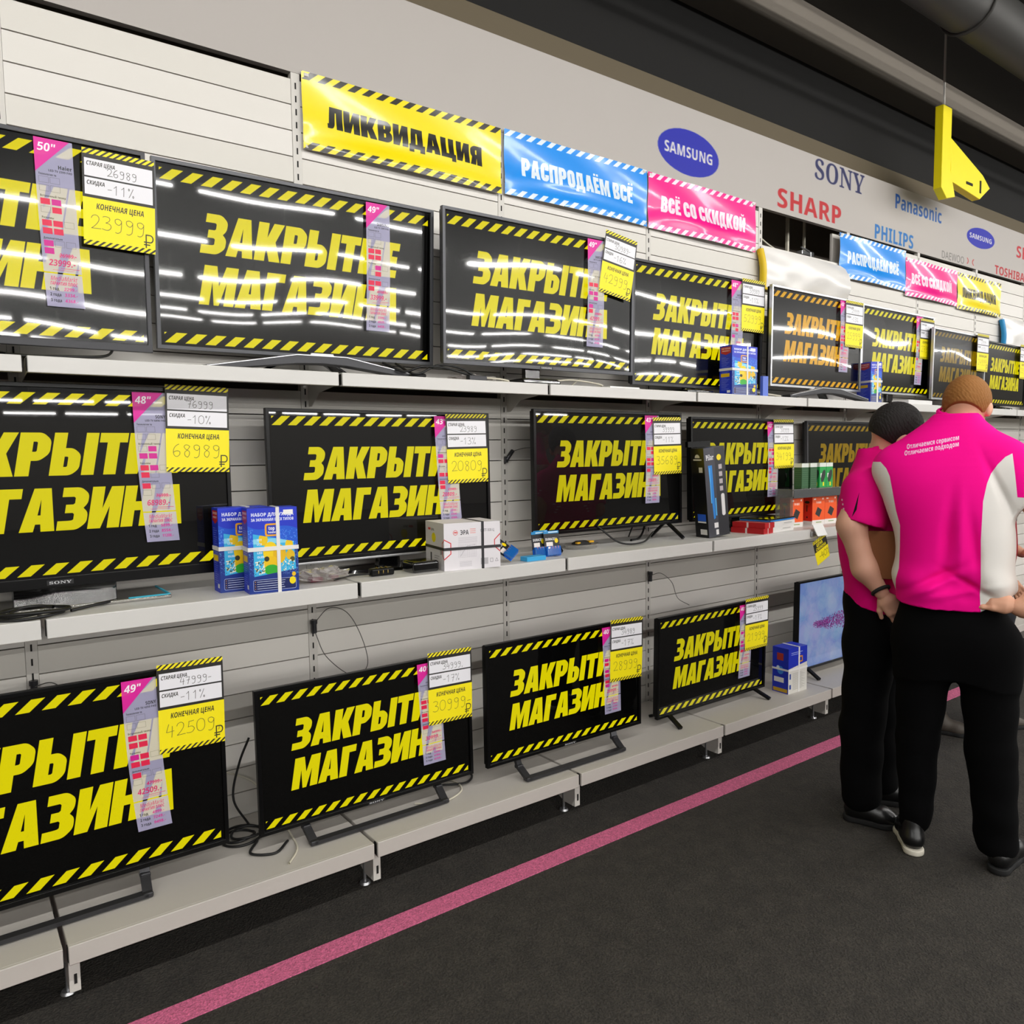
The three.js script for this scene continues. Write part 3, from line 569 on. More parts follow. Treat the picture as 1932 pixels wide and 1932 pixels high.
// what hangs in the dark niches
{
  const t = thing('hanging_cable', 'pale loose cable drooping inside the dark niche under the brand header', 'cable', [4.23, 2.87, -0.2]);
  part(t, 'cable', tube([[0.12, 0.26, 0], [0.28, 0.14, 0.05], [0.42, 0.1, 0.06], [0.5, 0.11, 0.05], [0.62, 0.07, 0]], 0.006, 40, 6), M.cream);
  part(t, 'clip', box(0.03, 0.02, 0.03, 0.12, 0.265, 0), M.steel);
  for (const [x, w] of [[0.62, 0.018], [0.82, 0.014]]) solo('conduit', box(w, 3.78, w, 4.23 + x, 1.89, -0.22), M.cream, w > 0.015 ? 'pale vertical conduit beside the drooping cable in the niche' : 'thin pale conduit behind the metal clamp in the niche', 'conduit');
  const cl = thing('metal_clamp', 'small shiny metal clamp on the thin conduit in the dark niche', 'clamp', [5.03, 3.02, -0.2]);
  part(cl, 'jaw', [rbox(0.14, 0.03, 0.05, 0.006), rbox(0.04, 0.05, 0.06, 0.006, 0.05, -0.01, 0)], M.silver);
  part(cl, 'screw', new THREE.CylinderGeometry(0.006, 0.006, 0.1, 8).rotateZ(1.4).translate(-0.04, 0.02, 0.03), M.silver);
  solo('yellow_strap', tube([[4.34, 3.16, -0.1], [4.33, 3.0, -0.08], [4.31, 2.87, -0.02]], 0.007, 16, 6), std(0xd6b400, 0.5), 'narrow yellow strap hanging at the side of the dark niche', 'strap');
  solo('niche_plate', rbox(0.1, 0.28, 0.02, 0.004, 5.16, 3.0, -0.05), M.steel, 'pale metal plate at the right side of the dark niche', 'plate');
}

// ---------------------------------------------------------------- boxes and small goods
function blueFront(c, w, h) {
  c.fillStyle = '#1430c8'; c.fillRect(0, 0, w, h);
  c.fillStyle = '#0f57d6'; c.beginPath(); c.moveTo(0, h * 0.2); c.bezierCurveTo(w * 0.3, h * 0.33, w * 0.6, h * 0.14, w, h * 0.26); c.lineTo(w, h * 0.5); c.lineTo(0, h * 0.5); c.fill();
  c.fillStyle = '#0b2f86'; c.fillRect(0, h * 0.45, w, h * 0.55);
  let s = 77; const r = () => (s = (s * 1664525 + 1013904223) >>> 0) / 4294967296;
  for (let i = 0; i < 400; i++) { c.fillStyle = `rgba(${90 + 120 * r()},${160 + 80 * r()},255,${0.15 + 0.35 * r()})`; c.beginPath(); c.arc(w * (r() < 0.75 ? 0.62 + 0.38 * r() : 0.1 * r()), h * (0.25 + 0.55 * r()), 2 + 5 * r(), 0, 7); c.fill(); }
  c.save(); c.beginPath(); c.moveTo(w * 0.1, h * 0.3); c.lineTo(w * 0.92, h * 0.41); c.lineTo(w * 0.95, h * 0.74); c.lineTo(w * 0.1, h * 0.8); c.closePath(); c.clip();
  c.fillStyle = '#37b4e6'; c.fillRect(0, 0, w, h); c.fillStyle = '#8ad8f2'; c.fillRect(0, h * 0.36, w, h * 0.06);
  for (const [x, y, a, b, col] of [[0.3, 0.37, 0.09, 0.07, '#f0c800'], [0.44, 0.52, 0.15, 0.12, '#f6d200'], [0.62, 0.55, 0.13, 0.11, '#e9b900'], [0.45, 0.66, 0.16, 0.09, '#f2c600'], [0.45, 0.73, 0.15, 0.06, '#2fae2c'], [0.82, 0.45, 0.08, 0.07, '#f0c800'], [0.84, 0.57, 0.09, 0.06, '#e6bc14'], [0.36, 0.6, 0.05, 0.03, '#31301a'], [0.88, 0.62, 0.05, 0.03, '#55501a']]) { c.fillStyle = col; c.beginPath(); c.ellipse(x * w, y * h, a * w, b * h, 0, 0, 7); c.fill(); }
  for (let i = 0; i < 120; i++) { const left = r() < 0.5; c.fillStyle = r() < 0.6 ? '#f2efd6' : r() < 0.5 ? '#e2d27a' : '#4a4a2a'; c.beginPath(); c.arc(w * (left ? 0.12 + 0.2 * r() : 0.66 + 0.26 * r()), h * (0.62 + 0.16 * r()), 2 + 7 * r(), 0, 7); c.fill(); }
  c.restore();
  c.fillStyle = '#f2f5ff'; fitText(c, 'НАБОР ДЛЯ УХОДА', w * 0.07, h * 0.055, w * 0.86, h * 0.042); fitText(c, 'ЗА ЭКРАНАМИ ВСЕХ ТИПОВ', w * 0.07, h * 0.12, w * 0.86, h * 0.034);
  ['TFT', 'LCD', 'PLASMA', 'LED', 'OLED'].forEach((t, i) => fitText(c, t, w * 0.17, h * (0.36 + i * 0.05), w * 0.035 * t.length, h * 0.025));
  c.fillStyle = '#f0a818'; c.beginPath(); c.roundRect(w * 0.34, h * 0.185, w * 0.28, h * 0.15, 22); c.fill(); c.fillStyle = '#1c35b4'; c.beginPath(); c.roundRect(w * 0.375, h * 0.205, w * 0.21, h * 0.11, 16); c.fill();
  c.fillStyle = '#fff'; fitText(c, 'top', w * 0.41, h * 0.218, w * 0.13, h * 0.045); fitText(c, 'house', w * 0.4, h * 0.275, w * 0.16, h * 0.025);
  c.strokeStyle = '#cfd8ff'; c.lineWidth = 3; c.fillStyle = '#0a1c5e'; c.beginPath(); c.roundRect(w * 0.08, h * 0.84, w * 0.86, h * 0.13, 14); c.fill(); c.stroke();
  for (let i = 0; i < 4; i++) { c.fillStyle = '#e9a01a'; c.fillRect(w * 0.11, h * (0.858 + i * 0.027), 7, 7); c.fillStyle = '#dfe6ff'; c.fillRect(w * 0.15, h * (0.86 + i * 0.027), w * (0.5 + 0.12 * r()), 4); }
  c.fillStyle = '#f2c21a'; c.beginPath(); c.arc(w * 0.9, h * 0.8, w * 0.04, 0, 7); c.fill(); c.fillStyle = '#f9e000'; c.beginPath(); c.arc(w * 0.87, h * 0.875, w * 0.065, 0, 7); c.fill();
  c.fillStyle = '#f4f2ee'; c.fillRect(w * 0.72, h * 0.03, w * 0.2, h * 0.055);
}
function blueSide(c, w, h) {
  c.fillStyle = '#1430c0'; c.fillRect(0, 0, w, h); c.fillStyle = '#b3182c'; c.beginPath(); c.moveTo(w * 0.1, h * 0.03); c.lineTo(w * 0.9, h * 0.03); c.lineTo(w * 0.9, h * 0.15); c.lineTo(w * 0.5, h * 0.19); c.lineTo(w * 0.1, h * 0.15); c.fill();
  c.fillStyle = '#f1dede'; fitText(c, 'TOP HOUSE', w * 0.15, h * 0.05, w * 0.7, h * 0.028); fitText(c, 'PRODUCT', w * 0.2, h * 0.1, w * 0.6, h * 0.022);
  c.fillStyle = '#b9c6ff'; for (let i = 0; i < 26; i++) c.fillRect(w * 0.14, h * (0.24 + i * 0.026) , w * (0.35 + 0.35 * ((i * 37) % 10) / 10), 2.5);
  c.fillStyle = '#e3b91a'; c.fillRect(w * 0.1, h * 0.56, w * 0.7, h * 0.07); c.fillStyle = '#eee'; c.fillRect(w * 0.6, h * 0.9, w * 0.26, h * 0.05);
}
const FB = std(0xffffff, 0.38, { map: canvas(512, 760, blueFront) }), FS = std(0xffffff, 0.38, { map: canvas(180, 760, blueSide) }), FT = std(0x1733c4, 0.4);
function kitBox(x, y, z, w, h, d, turn, label) {
  const t = thing('cleaning_kit_box', label, 'box', [x, y, z], turn, 'blue screen cleaning kits');
  part(t, 'carton', box(w, h, d, 0, h / 2, 0), [FS, FS, FT, FT, FB, FS]);
  part(t, 'packing_tape', [box(0.012, h + 0.004, 0.002, w * 0.1, h / 2, d / 2 + 0.001), box(0.012, 0.002, d + 0.004, w * 0.1, h + 0.001, 0), box(w + 0.004, 0.014, 0.002, 0, h * 0.52, d / 2 + 0.0015), box(0.002, 0.014, d + 0.004, -w / 2 - 0.001, h * 0.52, 0), box(0.002, 0.014, d + 0.004, w / 2 + 0.001, h * 0.52, 0)], M.white);
  return t;
}
const wbx = 0.168;
kitBox(0.851, MID, 0.32, wbx, 0.292, 0.08, -0.03, 'blue cleaning kit with a red badge, the one behind in the middle-shelf pair');
kitBox(0.922, MID, 0.42, wbx, 0.292, 0.08, -0.09, 'blue cleaning kit with white cross tape standing in front on the middle shelf');
kitBox(3.684, TOP, 0.27, 0.225, 0.275, 0.085, 0.0, 'blue cleaning kit on the upper shelf in front of the television under the pink banner');
kitBox(5.085, TOP, 0.265, 0.09, 0.268, 0.13, -0.35, 'narrow blue box with a red cap seen edge-on, far along the upper shelf');
{ // box with a white label on the lowest level
  const t = thing('cleaning_kit_box', 'blue box with a large white label panel standing alone on the lowest level', 'box', [4.022, BASE, 0.4], -0.03);
  const front = std(0xffffff, 0.4, { map: canvas(300, 440, (c, w, h) => {
    c.fillStyle = '#1a2fb4'; c.fillRect(0, 0, w, h); c.fillStyle = '#d9d6cf'; c.beginPath(); c.moveTo(0, h * 0.45); c.lineTo(w, h * 0.36); c.lineTo(w, h); c.lineTo(0, h); c.fill();
    c.fillStyle = '#d98a1a'; c.beginPath(); c.roundRect(w * 0.52, h * 0.2, w * 0.24, h * 0.14, 10); c.fill(); c.fillStyle = '#24389e'; c.fillRect(w * 0.56, h * 0.23, w * 0.16, h * 0.08);
    c.fillStyle = '#b9c6f4'; c.fillRect(w * 0.15, h * 0.1, w * 0.6, 5); c.fillRect(w * 0.15, h * 0.14, w * 0.5, 5); c.fillStyle = '#2b4a9a'; c.fillRect(w * 0.06, h * 0.56, w * 0.08, h * 0.12); c.fillRect(w * 0.05, h * 0.8, w * 0.1, h * 0.1);
    c.fillStyle = '#8d8a84'; for (let i = 0; i < 16; i++) c.fillRect(w * 0.22, h * (0.56 + i * 0.024), w * (0.5 + 0.2 * ((i * 7) % 5) / 5), 2.5);
  }) });
  const side = std(0xffffff, 0.4, { map: canvas(200, 440, (c, w, h) => {
    c.fillStyle = '#1b30ba'; c.fillRect(0, 0, w, h); c.fillStyle = '#b3362c'; c.fillRect(w * 0.28, h * 0.12, w * 0.4, h * 0.16); c.fillStyle = '#c9a01e'; c.fillRect(w * 0.06, h * 0.9, w * 0.88, h * 0.08); c.fillStyle = '#e8e6e2'; c.fillRect(w * 0.1, h * 0.66, w * 0.62, h * 0.11);
    c.fillStyle = '#3f86d8'; c.beginPath(); c.arc(w * 0.5, h * 0.5, w * 0.2, 0, 7); c.fill(); c.fillStyle = '#d5e6f6'; c.beginPath(); c.arc(w * 0.35, h * 0.45, w * 0.1, 0, 7); c.fill();
  }) });
  part(t, 'carton', box(0.178, 0.268, 0.11, 0, 0.134, 0), [side, side, FT, FT, front, side]);
  part(t, 'packing_tape', [box(0.011, 0.272, 0.002, 0.01, 0.135, 0.056), box(0.182, 0.011, 0.002, 0, 0.14, 0.0565), box(0.002, 0.011, 0.114, -0.09, 0.14, 0), box(0.011, 0.002, 0.114, 0.01, 0.2695, 0)], M.white);
}
{ // a sliver of blue card at the edge of a television
  solo('blue_leaflet', rbox(0.05, 0.115, 0.02, 0.002, 3.86, TOP + 0.0585, 0.315), std(0x5d78d6, 0.45), 'narrow pale blue carton standing at the lower left corner of the orange-lettered television', 'box');
}
{ // white stabiliser box
  const t = thing('stabiliser_box', 'white cardboard box with red hexagon marks and black straps on the middle shelf', 'box', [1.752, MID, 0.362], -0.16);
  const w = 0.25, h = 0.19, d = 0.2;
  const front = std(0xffffff, 0.55, { map: canvas(600, 450, (c, W, H) => {
    c.fillStyle = '#e6e2e6'; c.fillRect(0, 0, W, H); c.fillStyle = '#1c1c1e'; fitText(c, 'ЭРА', 170, 70, 90, 44); c.strokeStyle = '#d8453e'; c.lineWidth = 8; c.setLineDash([6, 4]); c.beginPath(); c.arc(120, 92, 22, 0, 7); c.stroke(); c.setLineDash([]); c.fillStyle = '#d8453e'; c.fillRect(106, 84, 30, 12);
    c.fillStyle = '#e6a5a2'; c.fillRect(275, 60, 60, 8); c.fillRect(275, 78, 60, 8); c.fillRect(275, 96, 60, 8); c.fillStyle = '#4a484c'; fitText(c, 'СНПТ-500-Ц', 385, 68, 150, 26, 'normal');
    c.strokeStyle = '#d02a32'; c.lineWidth = 9; c.beginPath(); c.moveTo(-4, 150); c.lineTo(70, 190); c.lineTo(70, 290); c.lineTo(-4, 345); c.moveTo(W + 4, 120); c.lineTo(W - 62, 180); c.lineTo(W - 62, 245); c.lineTo(W + 4, 300); c.stroke();
    c.strokeStyle = '#bdb8bf'; c.lineWidth = 1.5; for (let i = 0; i < 9; i++) { c.strokeRect(150, 205 + i * 14, 190, 14); } for (let i = 0; i < 10; i++) c.strokeRect(150 + i * 19, 205, 19, 126); c.lineWidth = 3; c.strokeStyle = '#9a949c'; c.beginPath(); c.moveTo(170, 320); c.lineTo(240, 225); c.lineTo(330, 215); c.stroke();
    c.fillStyle = '#c4bfc6'; for (let i = 0; i < 5; i++) { c.fillRect(150, 140 + i * 12, 200, 4); c.fillRect(160, 370 + i * 11, 130, 4); }
    c.fillStyle = '#57545a'; for (let i = 0; i < 16; i++) c.fillRect(388 + i * 5, 350, 2 + (i * 3) % 3, 62); c.strokeStyle = '#6a676d'; c.strokeRect(490, 360, 28, 34); c.beginPath(); c.moveTo(545, 390); c.lineTo(560, 360); c.lineTo(575, 390); c.closePath(); c.stroke();
  }) });
  const side = std(0xffffff, 0.55, { map: canvas(420, 450, (c, W, H) => {
    c.fillStyle = '#e0dce0'; c.fillRect(0, 0, W, H); c.fillStyle = '#f4e000'; c.beginPath(); c.arc(190, 150, 46, 0, 7); c.fill(); c.fillStyle = '#d85a54'; c.fillRect(60, 60, 60, 22); c.fillStyle = '#3a383c'; fitText(c, 'ЭРА', 130, 62, 70, 24); fitText(c, '500', 330, 260, 60, 40); c.fillRect(110, 300, 30, 70); c.fillStyle = '#8f8a92'; c.fillRect(200, 320, 110, 6); c.fillRect(200, 340, 90, 6);
    c.strokeStyle = '#d02a32'; c.lineWidth = 10; c.beginPath(); c.moveTo(W, 160); c.lineTo(W - 40, 190); c.lineTo(W - 40, 300); c.lineTo(W, 340); c.stroke();
  }) });
  const top = std(0xdedadd, 0.6);
  part(t, 'carton', box(w, h, d, 0, h / 2, 0), [side, side, top, top, front, top]);
  part(t, 'strap', [box(0.011, h + 0.003, 0.002, 0.045, h / 2, d / 2 + 0.001), box(0.011, 0.002, d + 0.004, 0.045, h + 0.001, 0), box(w + 0.004, 0.011, 0.002, 0, h * 0.46, d / 2 + 0.0015), box(0.002, 0.011, d + 0.004, -w / 2 - 0.001, h * 0.46, 0)], std(0x2a292c, 0.5));
}
// battery packs
const batCard = std(0xffffff, 0.4, { map: canvas(256, 320, (c, w, h) => {
  c.fillStyle = '#23262a'; c.fillRect(0, 0, w, h); c.fillStyle = '#1e88c4'; c.fillRect(0, 0, w, 34); c.fillStyle = '#cfe6f2'; c.fillRect(80, 10, 160, 14); c.fillStyle = '#f0f0f0'; fitText(c, 'DURACELL', 22, 88, 200, 32); c.fillStyle = '#f0e8e0'; c.fillRect(34, 140, 110, 56); c.fillStyle = '#1f78e0'; c.fillRect(0, 220, w, 100); c.fillStyle = '#f6d800'; c.beginPath(); c.arc(206, 128, 30, 0, 7); c.fill();
}) });
function batteryPack(x, y, z, turn, lean, label, roll = 0) {
  const t = thing('battery_pack', label, 'batteries', [x, y, z], turn, 'battery blister packs'); const R0 = new THREE.Matrix4().makeRotationZ(roll).multiply(new THREE.Matrix4().makeRotationX(lean));
  const a = (g) => g.applyMatrix4(R0);
  part(t, 'card', a(box(0.085, 0.115, 0.002, 0, 0.0575, 0)), faces(batCard, std(0x23262a, 0.5)));
  const bl = part(t, 'blister', a(rbox(0.08, 0.045, 0.016, 0.006, 0, 0.024, 0.009)), phys(0x2a86ea, 0.15, { transmission: 0.5, thickness: 0, clearcoat: 1 }));
  for (const dx of [-0.024, -0.008, 0.008, 0.024]) {
    const b = part(t, 'battery', a(new THREE.CylinderGeometry(0.0065, 0.0065, 0.03, 10).translate(dx, 0.019, 0.0105)), std(0x17171a, 0.35));
    part(b, 'copper_top', a(new THREE.CylinderGeometry(0.0067, 0.0067, 0.011, 10).translate(dx, 0.039, 0.0105)), std(0xc9762e, 0.3, { metalness: 0.6 }));
  }
  return bl;
}
batteryPack(2.165, MID, 0.36, 0.1, -0.12, 'upright battery pack, the nearer of those standing behind the blue strip');
batteryPack(2.228, MID, 0.375, -0.05, -0.14, 'upright battery pack with a yellow round sticker beside the other one');
batteryPack(2.2, MID, 0.33, 0.05, -0.1, 'battery pack standing behind the two front ones');
batteryPack(1.985, MID + 0.022, 0.41, 0.5, -0.9, 'battery pack tipped over against the white strapped box', 0.35);
solo('battery_pack', rbox(0.105, 0.02, 0.05, 0.003, 2.075, MID + 0.01, 0.425), std(0x3aa6dc, 0.4), 'pale blue battery pack lying flat at the shelf edge', 'batteries', 'battery blister packs');
{ // pouch with cables
  const t = thing('cable_pouch', 'round clear plastic pouch of cables lying beside the battery packs', 'pouch', [2.52, MID, 0.24]);
  part(t, 'tray', new THREE.CylinderGeometry(0.085, 0.075, 0.022, 28).scale(1.15, 1, 0.8).translate(0, 0.011, 0), phys(0xdcdad6, 0.12, { transmission: 0.75, thickness: 0, clearcoat: 1 }));
  part(t, 'cable_coil', [0, 1, 2].map((i) => tube(Array.from({ length: 10 }, (_, k) => [Math.cos(k * 0.628) * (0.05 - i * 0.008), 0.024 + i * 0.004, Math.sin(k * 0.628) * (0.036 - i * 0.006)]), 0.004, 40, 6, true)), M.cable);
  part(t, 'plug', [box(0.03, 0.008, 0.02, 0.04, 0.032, 0.02), box(0.02, 0.008, 0.016, -0.04, 0.03, 0.02)], std(0xd9a51a, 0.4));
}
{ // tall black box leaning
  const t = thing('tool_box_carton', 'tall black carton with a blue picture leaning in front of a middle-shelf television', 'box', [3.385, MID, 0.34], -0.12);
  const fr = std(0xffffff, 0.35, { map: canvas(240, 760, (c, w, h) => {
    c.fillStyle = '#26262c'; c.fillRect(0, 0, w, h); c.fillStyle = '#3d3d46'; c.fillRect(0, 0, w * 0.5, h); c.fillStyle = '#f0f0f2'; fitText(c, 'Pilar', 20, 60, 90, 44, 'bold', 0, 'serif'); c.fillStyle = '#f4dc00'; c.beginPath(); c.arc(170, 90, 26, 0, 7); c.fill();
    c.fillStyle = '#1f82d6'; c.beginPath(); c.moveTo(40, 150); c.lineTo(86, 150); c.lineTo(92, 600); c.lineTo(70, 610); c.fill(); c.fillStyle = '#4fb0ee'; c.fillRect(50, 170, 10, 300); c.fillRect(96, 430, 14, 150);
    c.fillStyle = '#b9b0b4'; for (let i = 0; i < 4; i++) c.fillRect(160, 150 + i * 62, 38, 40); c.fillStyle = '#e4e2e2'; c.beginPath(); c.roundRect(168, 400, 40, 190, 18); c.fill(); c.fillRect(70, 640, 46, 44); c.fillRect(86, 700, 30, 44);
  }) });
  const sd = std(0xffffff, 0.35, { map: canvas(160, 760, (c, w, h) => { c.fillStyle = '#0b0b0d'; c.fillRect(0, 0, w, h); c.fillStyle = '#1d1a10'; c.fillRect(0, 0, w, 210); c.fillStyle = '#cfcabc'; c.beginPath(); c.arc(80, 80, 30, Math.PI, 0); c.fill(); c.fillRect(30, 90, 100, 12); c.fillRect(90, 160, 44, 44); c.fillStyle = '#2b62d0'; c.fillRect(36, 560, 100, 60); c.fillStyle = '#e6e4de'; c.fillRect(36, 622, 100, 14); c.fillRect(60, 690, 80, 46); }) });
  const g = box(0.15, 0.48, 0.1, 0, 0.24, 0);
  g.rotateZ(0.1); g.translate(0, 0.0085, 0);
  part(t, 'carton', g, [sd, sd, sd, sd, fr, sd]);
  part(t, 'hang_tab', box(0.16, 0.03, 0.02, -0.06, 0.505, -0.04).rotateZ(0.03), M.black);
}
// flat white cartons with red ends, and a black one on top
const redEnd = std(0xffffff, 0.4, { map: canvas(200, 60, (c, w, h) => { c.fillStyle = '#b8141c'; c.fillRect(0, 0, w, h); c.fillStyle = '#d9d2ce'; c.fillRect(88, 0, 12, h); }) });
const whiteSide = std(0xffffff, 0.45, { map: canvas(400, 60, (c, w, h) => { c.fillStyle = '#dedbd8'; c.fillRect(0, 0, w, h); c.fillStyle = '#9a9894'; c.fillRect(20, 16, 60, 12); c.fillRect(250, 22, 110, 8); c.fillStyle = '#c4c2be'; c.fillRect(230, 36, 130, 5); }) });
for (const [i, l] of [[0, 'lower white flat carton with a red end in the small stack on the middle shelf'], [1, 'upper white flat carton with a red end in the small stack on the middle shelf']]) {
  const t = thing('flat_carton', l, 'box', [3.84 + i * 0.012, MID + 0.0305 * i, 0.33], 0.14, 'red-ended flat cartons');
  part(t, 'carton', box(0.36, 0.03, 0.2, 0, 0.015, 0), [M.white, redEnd, M.white, M.white, whiteSide, M.white]);
  part(t, 'red_band', box(0.11, 0.0301, 0.2005, -0.126, 0.015, 0.0006), redEnd);
}
{
  const t = thing('black_device_box', 'flat glossy black carton with a blue edge lying on the white cartons', 'box', [3.9, MID + 0.062, 0.32], 0.14);
  part(t, 'carton', rbox(0.3, 0.016, 0.19, 0.002, 0, 0.008, 0, 1), M.gloss); part(t, 'blue_edge', box(0.301, 0.007, 0.191, 0, 0.004, 0), std(0x1d7fd0, 0.4));
}
// orange media-player cartons and their clear stand, green cartons on top
const orF = std(0xffffff, 0.45, { map: canvas(200, 300, (c, w, h) => { c.fillStyle = '#f25a1c'; c.fillRect(0, 0, w, 250); c.fillStyle = '#e6e2de'; c.fillRect(0, 250, w, 50); c.fillStyle = '#2a2a2c'; c.save(); c.translate(100, 165); c.rotate(0.5); c.fillRect(-38, -42, 76, 84); c.restore(); c.fillStyle = '#f6e8e0'; c.fillRect(24, 20, 34, 12); c.fillRect(160, 16, 18, 18); fitText(c, 'TV BOX', 62, 52, 80, 22); c.fillStyle = '#7a9a48'; c.fillRect(60, 270, 90, 8); }) });
const orS = std(0xffffff, 0.45, { map: canvas(140, 300, (c, w, h) => { c.fillStyle = '#e02412'; c.fillRect(0, 0, w, 260); c.fillStyle = '#e6e2de'; c.fillRect(0, 260, w, 40); c.fillStyle = '#241414'; c.beginPath(); c.ellipse(70, 60, 34, 14, 0, 0, 7); c.fill(); c.fillRect(62, 90, 12, 70); c.beginPath(); c.arc(70, 220, 10, 0, 7); c.fill(); }) });
[[4.165, 0.3, 'orange-red carton beside the white flat cartons, seen from its red side'], [4.405, 0.295, 'middle orange carton with a dark device picture on the middle shelf'], [4.55, 0.29, 'orange carton with a dark device picture beside the man with black hair']].forEach(([x, z, l], i) => {
  const t = thing('media_box', l, 'box', [x, MID, z], -0.05, 'orange device cartons');
  part(t, 'carton', box(0.125, 0.175, 0.075, 0, 0.0875, 0), [orS, orS, orS, orS, orF, orS]);
});
{
  const t = thing('display_riser', 'clear acrylic riser over the orange cartons carrying the green ones', 'riser', [4.375, MID, 0.302]);
  part(t, 'top_plate', rbox(0.58, 0.006, 0.13, 0.002, 0, 0.228, 0), phys(0xd5d8d8, 0.08, { transmission: 0.8, thickness: 0, clearcoat: 1 }));
  part(t, 'front_band', rbox(0.58, 0.05, 0.004, 0.001, 0, 0.203, 0.066), phys(0x8c8f90, 0.1, { transmission: 0.6, thickness: 0, clearcoat: 1 }));
  for (const s of [-1, 1]) part(t, 'leg', rbox(0.005, 0.224, 0.12, 0.002, s * 0.287, 0.113, 0), phys(0xd5d8d8, 0.08, { transmission: 0.8, thickness: 0 }));
}
const grF = [0, 1].map((k) => std(0xffffff, 0.45, { map: canvas(120, 260, (c, w, h) => { c.fillStyle = k ? '#1fa14a' : '#2c5a34'; c.fillRect(0, 0, w, h); c.fillStyle = '#dfe4dc'; c.fillRect(0, 0, w, 42); if (k) { c.fillRect(16, 110, 80, 46); c.fillStyle = '#26302a'; c.beginPath(); c.ellipse(66, 140, 34, 70, 0.4, 0, 7); c.fill(); c.fillStyle = '#e9d80a'; c.fillRect(60, 206, 26, 40); } else { c.fillStyle = '#4f7a54'; for (let i = 0; i < 8; i++) c.fillRect(10, 70 + i * 22, 100, 4); } }) }));
[[4.345, 0, 'darker green carton at the left end of the row on the clear riser'], [4.435, 0, 'second darker green carton on the clear riser'], [4.535, 1, 'green and white carton on the clear riser, left of the yellow-marked one'], [4.61, 1, 'green carton with a black picture at the right end of the riser']].forEach(([x, k, l]) => {
  const t = thing('green_carton', l, 'box', [x - 0.09, MID + 0.2315, 0.305], -0.03, 'green cartons on the riser');
  part(t, 'carton', rbox(0.068, 0.152, 0.055, 0.0015, 0, 0.076, 0, 1), grF[k]);
});
{ // white and yellow tags on the shelf edge
  const t = thing('shelf_tag', 'small white plastic price tag clipped to the middle shelf edge', 'tag', [4.135, MID - 0.005, 0.478]);
  part(t, 'plate', rbox(0.1, 0.075, 0.006, 0.002).rotateX(-0.5).translate(0.02, 0.0, 0.02), M.white); part(t, 'holder', rbox(0.03, 0.03, 0.01, 0.002, -0.02, -0.022, 0.002), M.silver);
  const y = thing('discount_tag', 'yellow and black discount tag hanging crooked under the middle shelf', 'tag', [4.17, MID - 0.12, 0.5]);
  y.rotation.z = 0.38;
  const tex = canvas(200, 220, (c, w, h) => { c.fillStyle = '#f6e200'; c.fillRect(0, 0, w, h); c.fillStyle = '#1c1a12'; c.fillRect(0, 26, w, 78); hazard(c, 0, 0, w, 22, 7, '#1c1a12', 1.1, 0.5); c.fillStyle = '#f6e200'; fitText(c, 'ЦЕНА', 40, 32, 96, 30, 'bold', 0.12); fitText(c, 'СНИЖЕНА', 24, 70, 150, 28, 'bold', 0.12); pen(c, '-40%', 50, 130, 56, '#3b361a', 4); });
  part(y, 'card', sheet(0.135, 0.15, 0.003, 0.003), faces(std(0xffffff, 0.5, { map: tex }), M.yellow));
  part(y, 'string', tube([[0, 0.075, 0], [-0.01, 0.1, -0.01], [-0.03, 0.115, -0.016]], 0.0015, 8, 5), M.wire);
}
// black accessory box, plastic bag, cables on the middle shelf
solo('accessory_case', rbox(0.12, 0.045, 0.1, 0.012, 1.545, MID + 0.0225, 0.37), M.gloss, 'flat black plastic case under the television with silver trim', 'case');
function crumple(w, h, d, s) {
  const g = new THREE.SphereGeometry(1, 26, 16), p = g.attributes.position;
  for (let i = 0; i < p.count; i++) { const x = p.getX(i), y = p.getY(i), z = p.getZ(i), k = 1 + 0.22 * Math.sin(7 * x + s + 3 * z) * Math.cos(9 * y + 5 * x) + 0.12 * Math.sin(15 * z + 11 * x + s); p.setXYZ(i, x * w * k, Math.max(0, (y * 0.5 + 0.5)) * h * k, z * d * k); }
  const n = g.toNonIndexed(); n.computeVertexNormals(); return n;
}
const film = phys(0xe8e4e2, 0.1, { transmission: 0.7, thickness: 0, clearcoat: 1, clearcoatRoughness: 0.05, side: THREE.DoubleSide });
{
  const t = thing('plastic_bag', 'crumpled clear plastic bag of small parts beside the blue boxes', 'bag', [1.14, MID, 0.34]);
  part(t, 'film', crumple(0.1, 0.045, 0.07, 2), film); part(t, 'contents', [rbox(0.05, 0.016, 0.03, 0.004, -0.03, 0.01, 0.01), rbox(0.03, 0.014, 0.03, 0.004, 0.05, 0.009, -0.01)], std(0x8c2a4a, 0.5));
  const u = thing('plastic_bag', 'small clear plastic wrapper on the upper shelf among the cables', 'bag', [1.9, TOP, 0.24]); part(u, 'film', crumple(0.11, 0.03, 0.06, 5), film);
}
function coil(n, r, y0, th, sx = 1) { const pts = []; for (let i = 0; i <= n * 12; i++) { const a = i / 12 * 6.283, k = r * (0.75 + 0.25 * Math.sin(i * 0.37)); pts.push([Math.cos(a) * k * sx, y0 + 0.004 * Math.floor(i / 12) + 0.003 * Math.sin(i), Math.sin(a) * k]); } return tube(pts, th, n * 60, 6); }
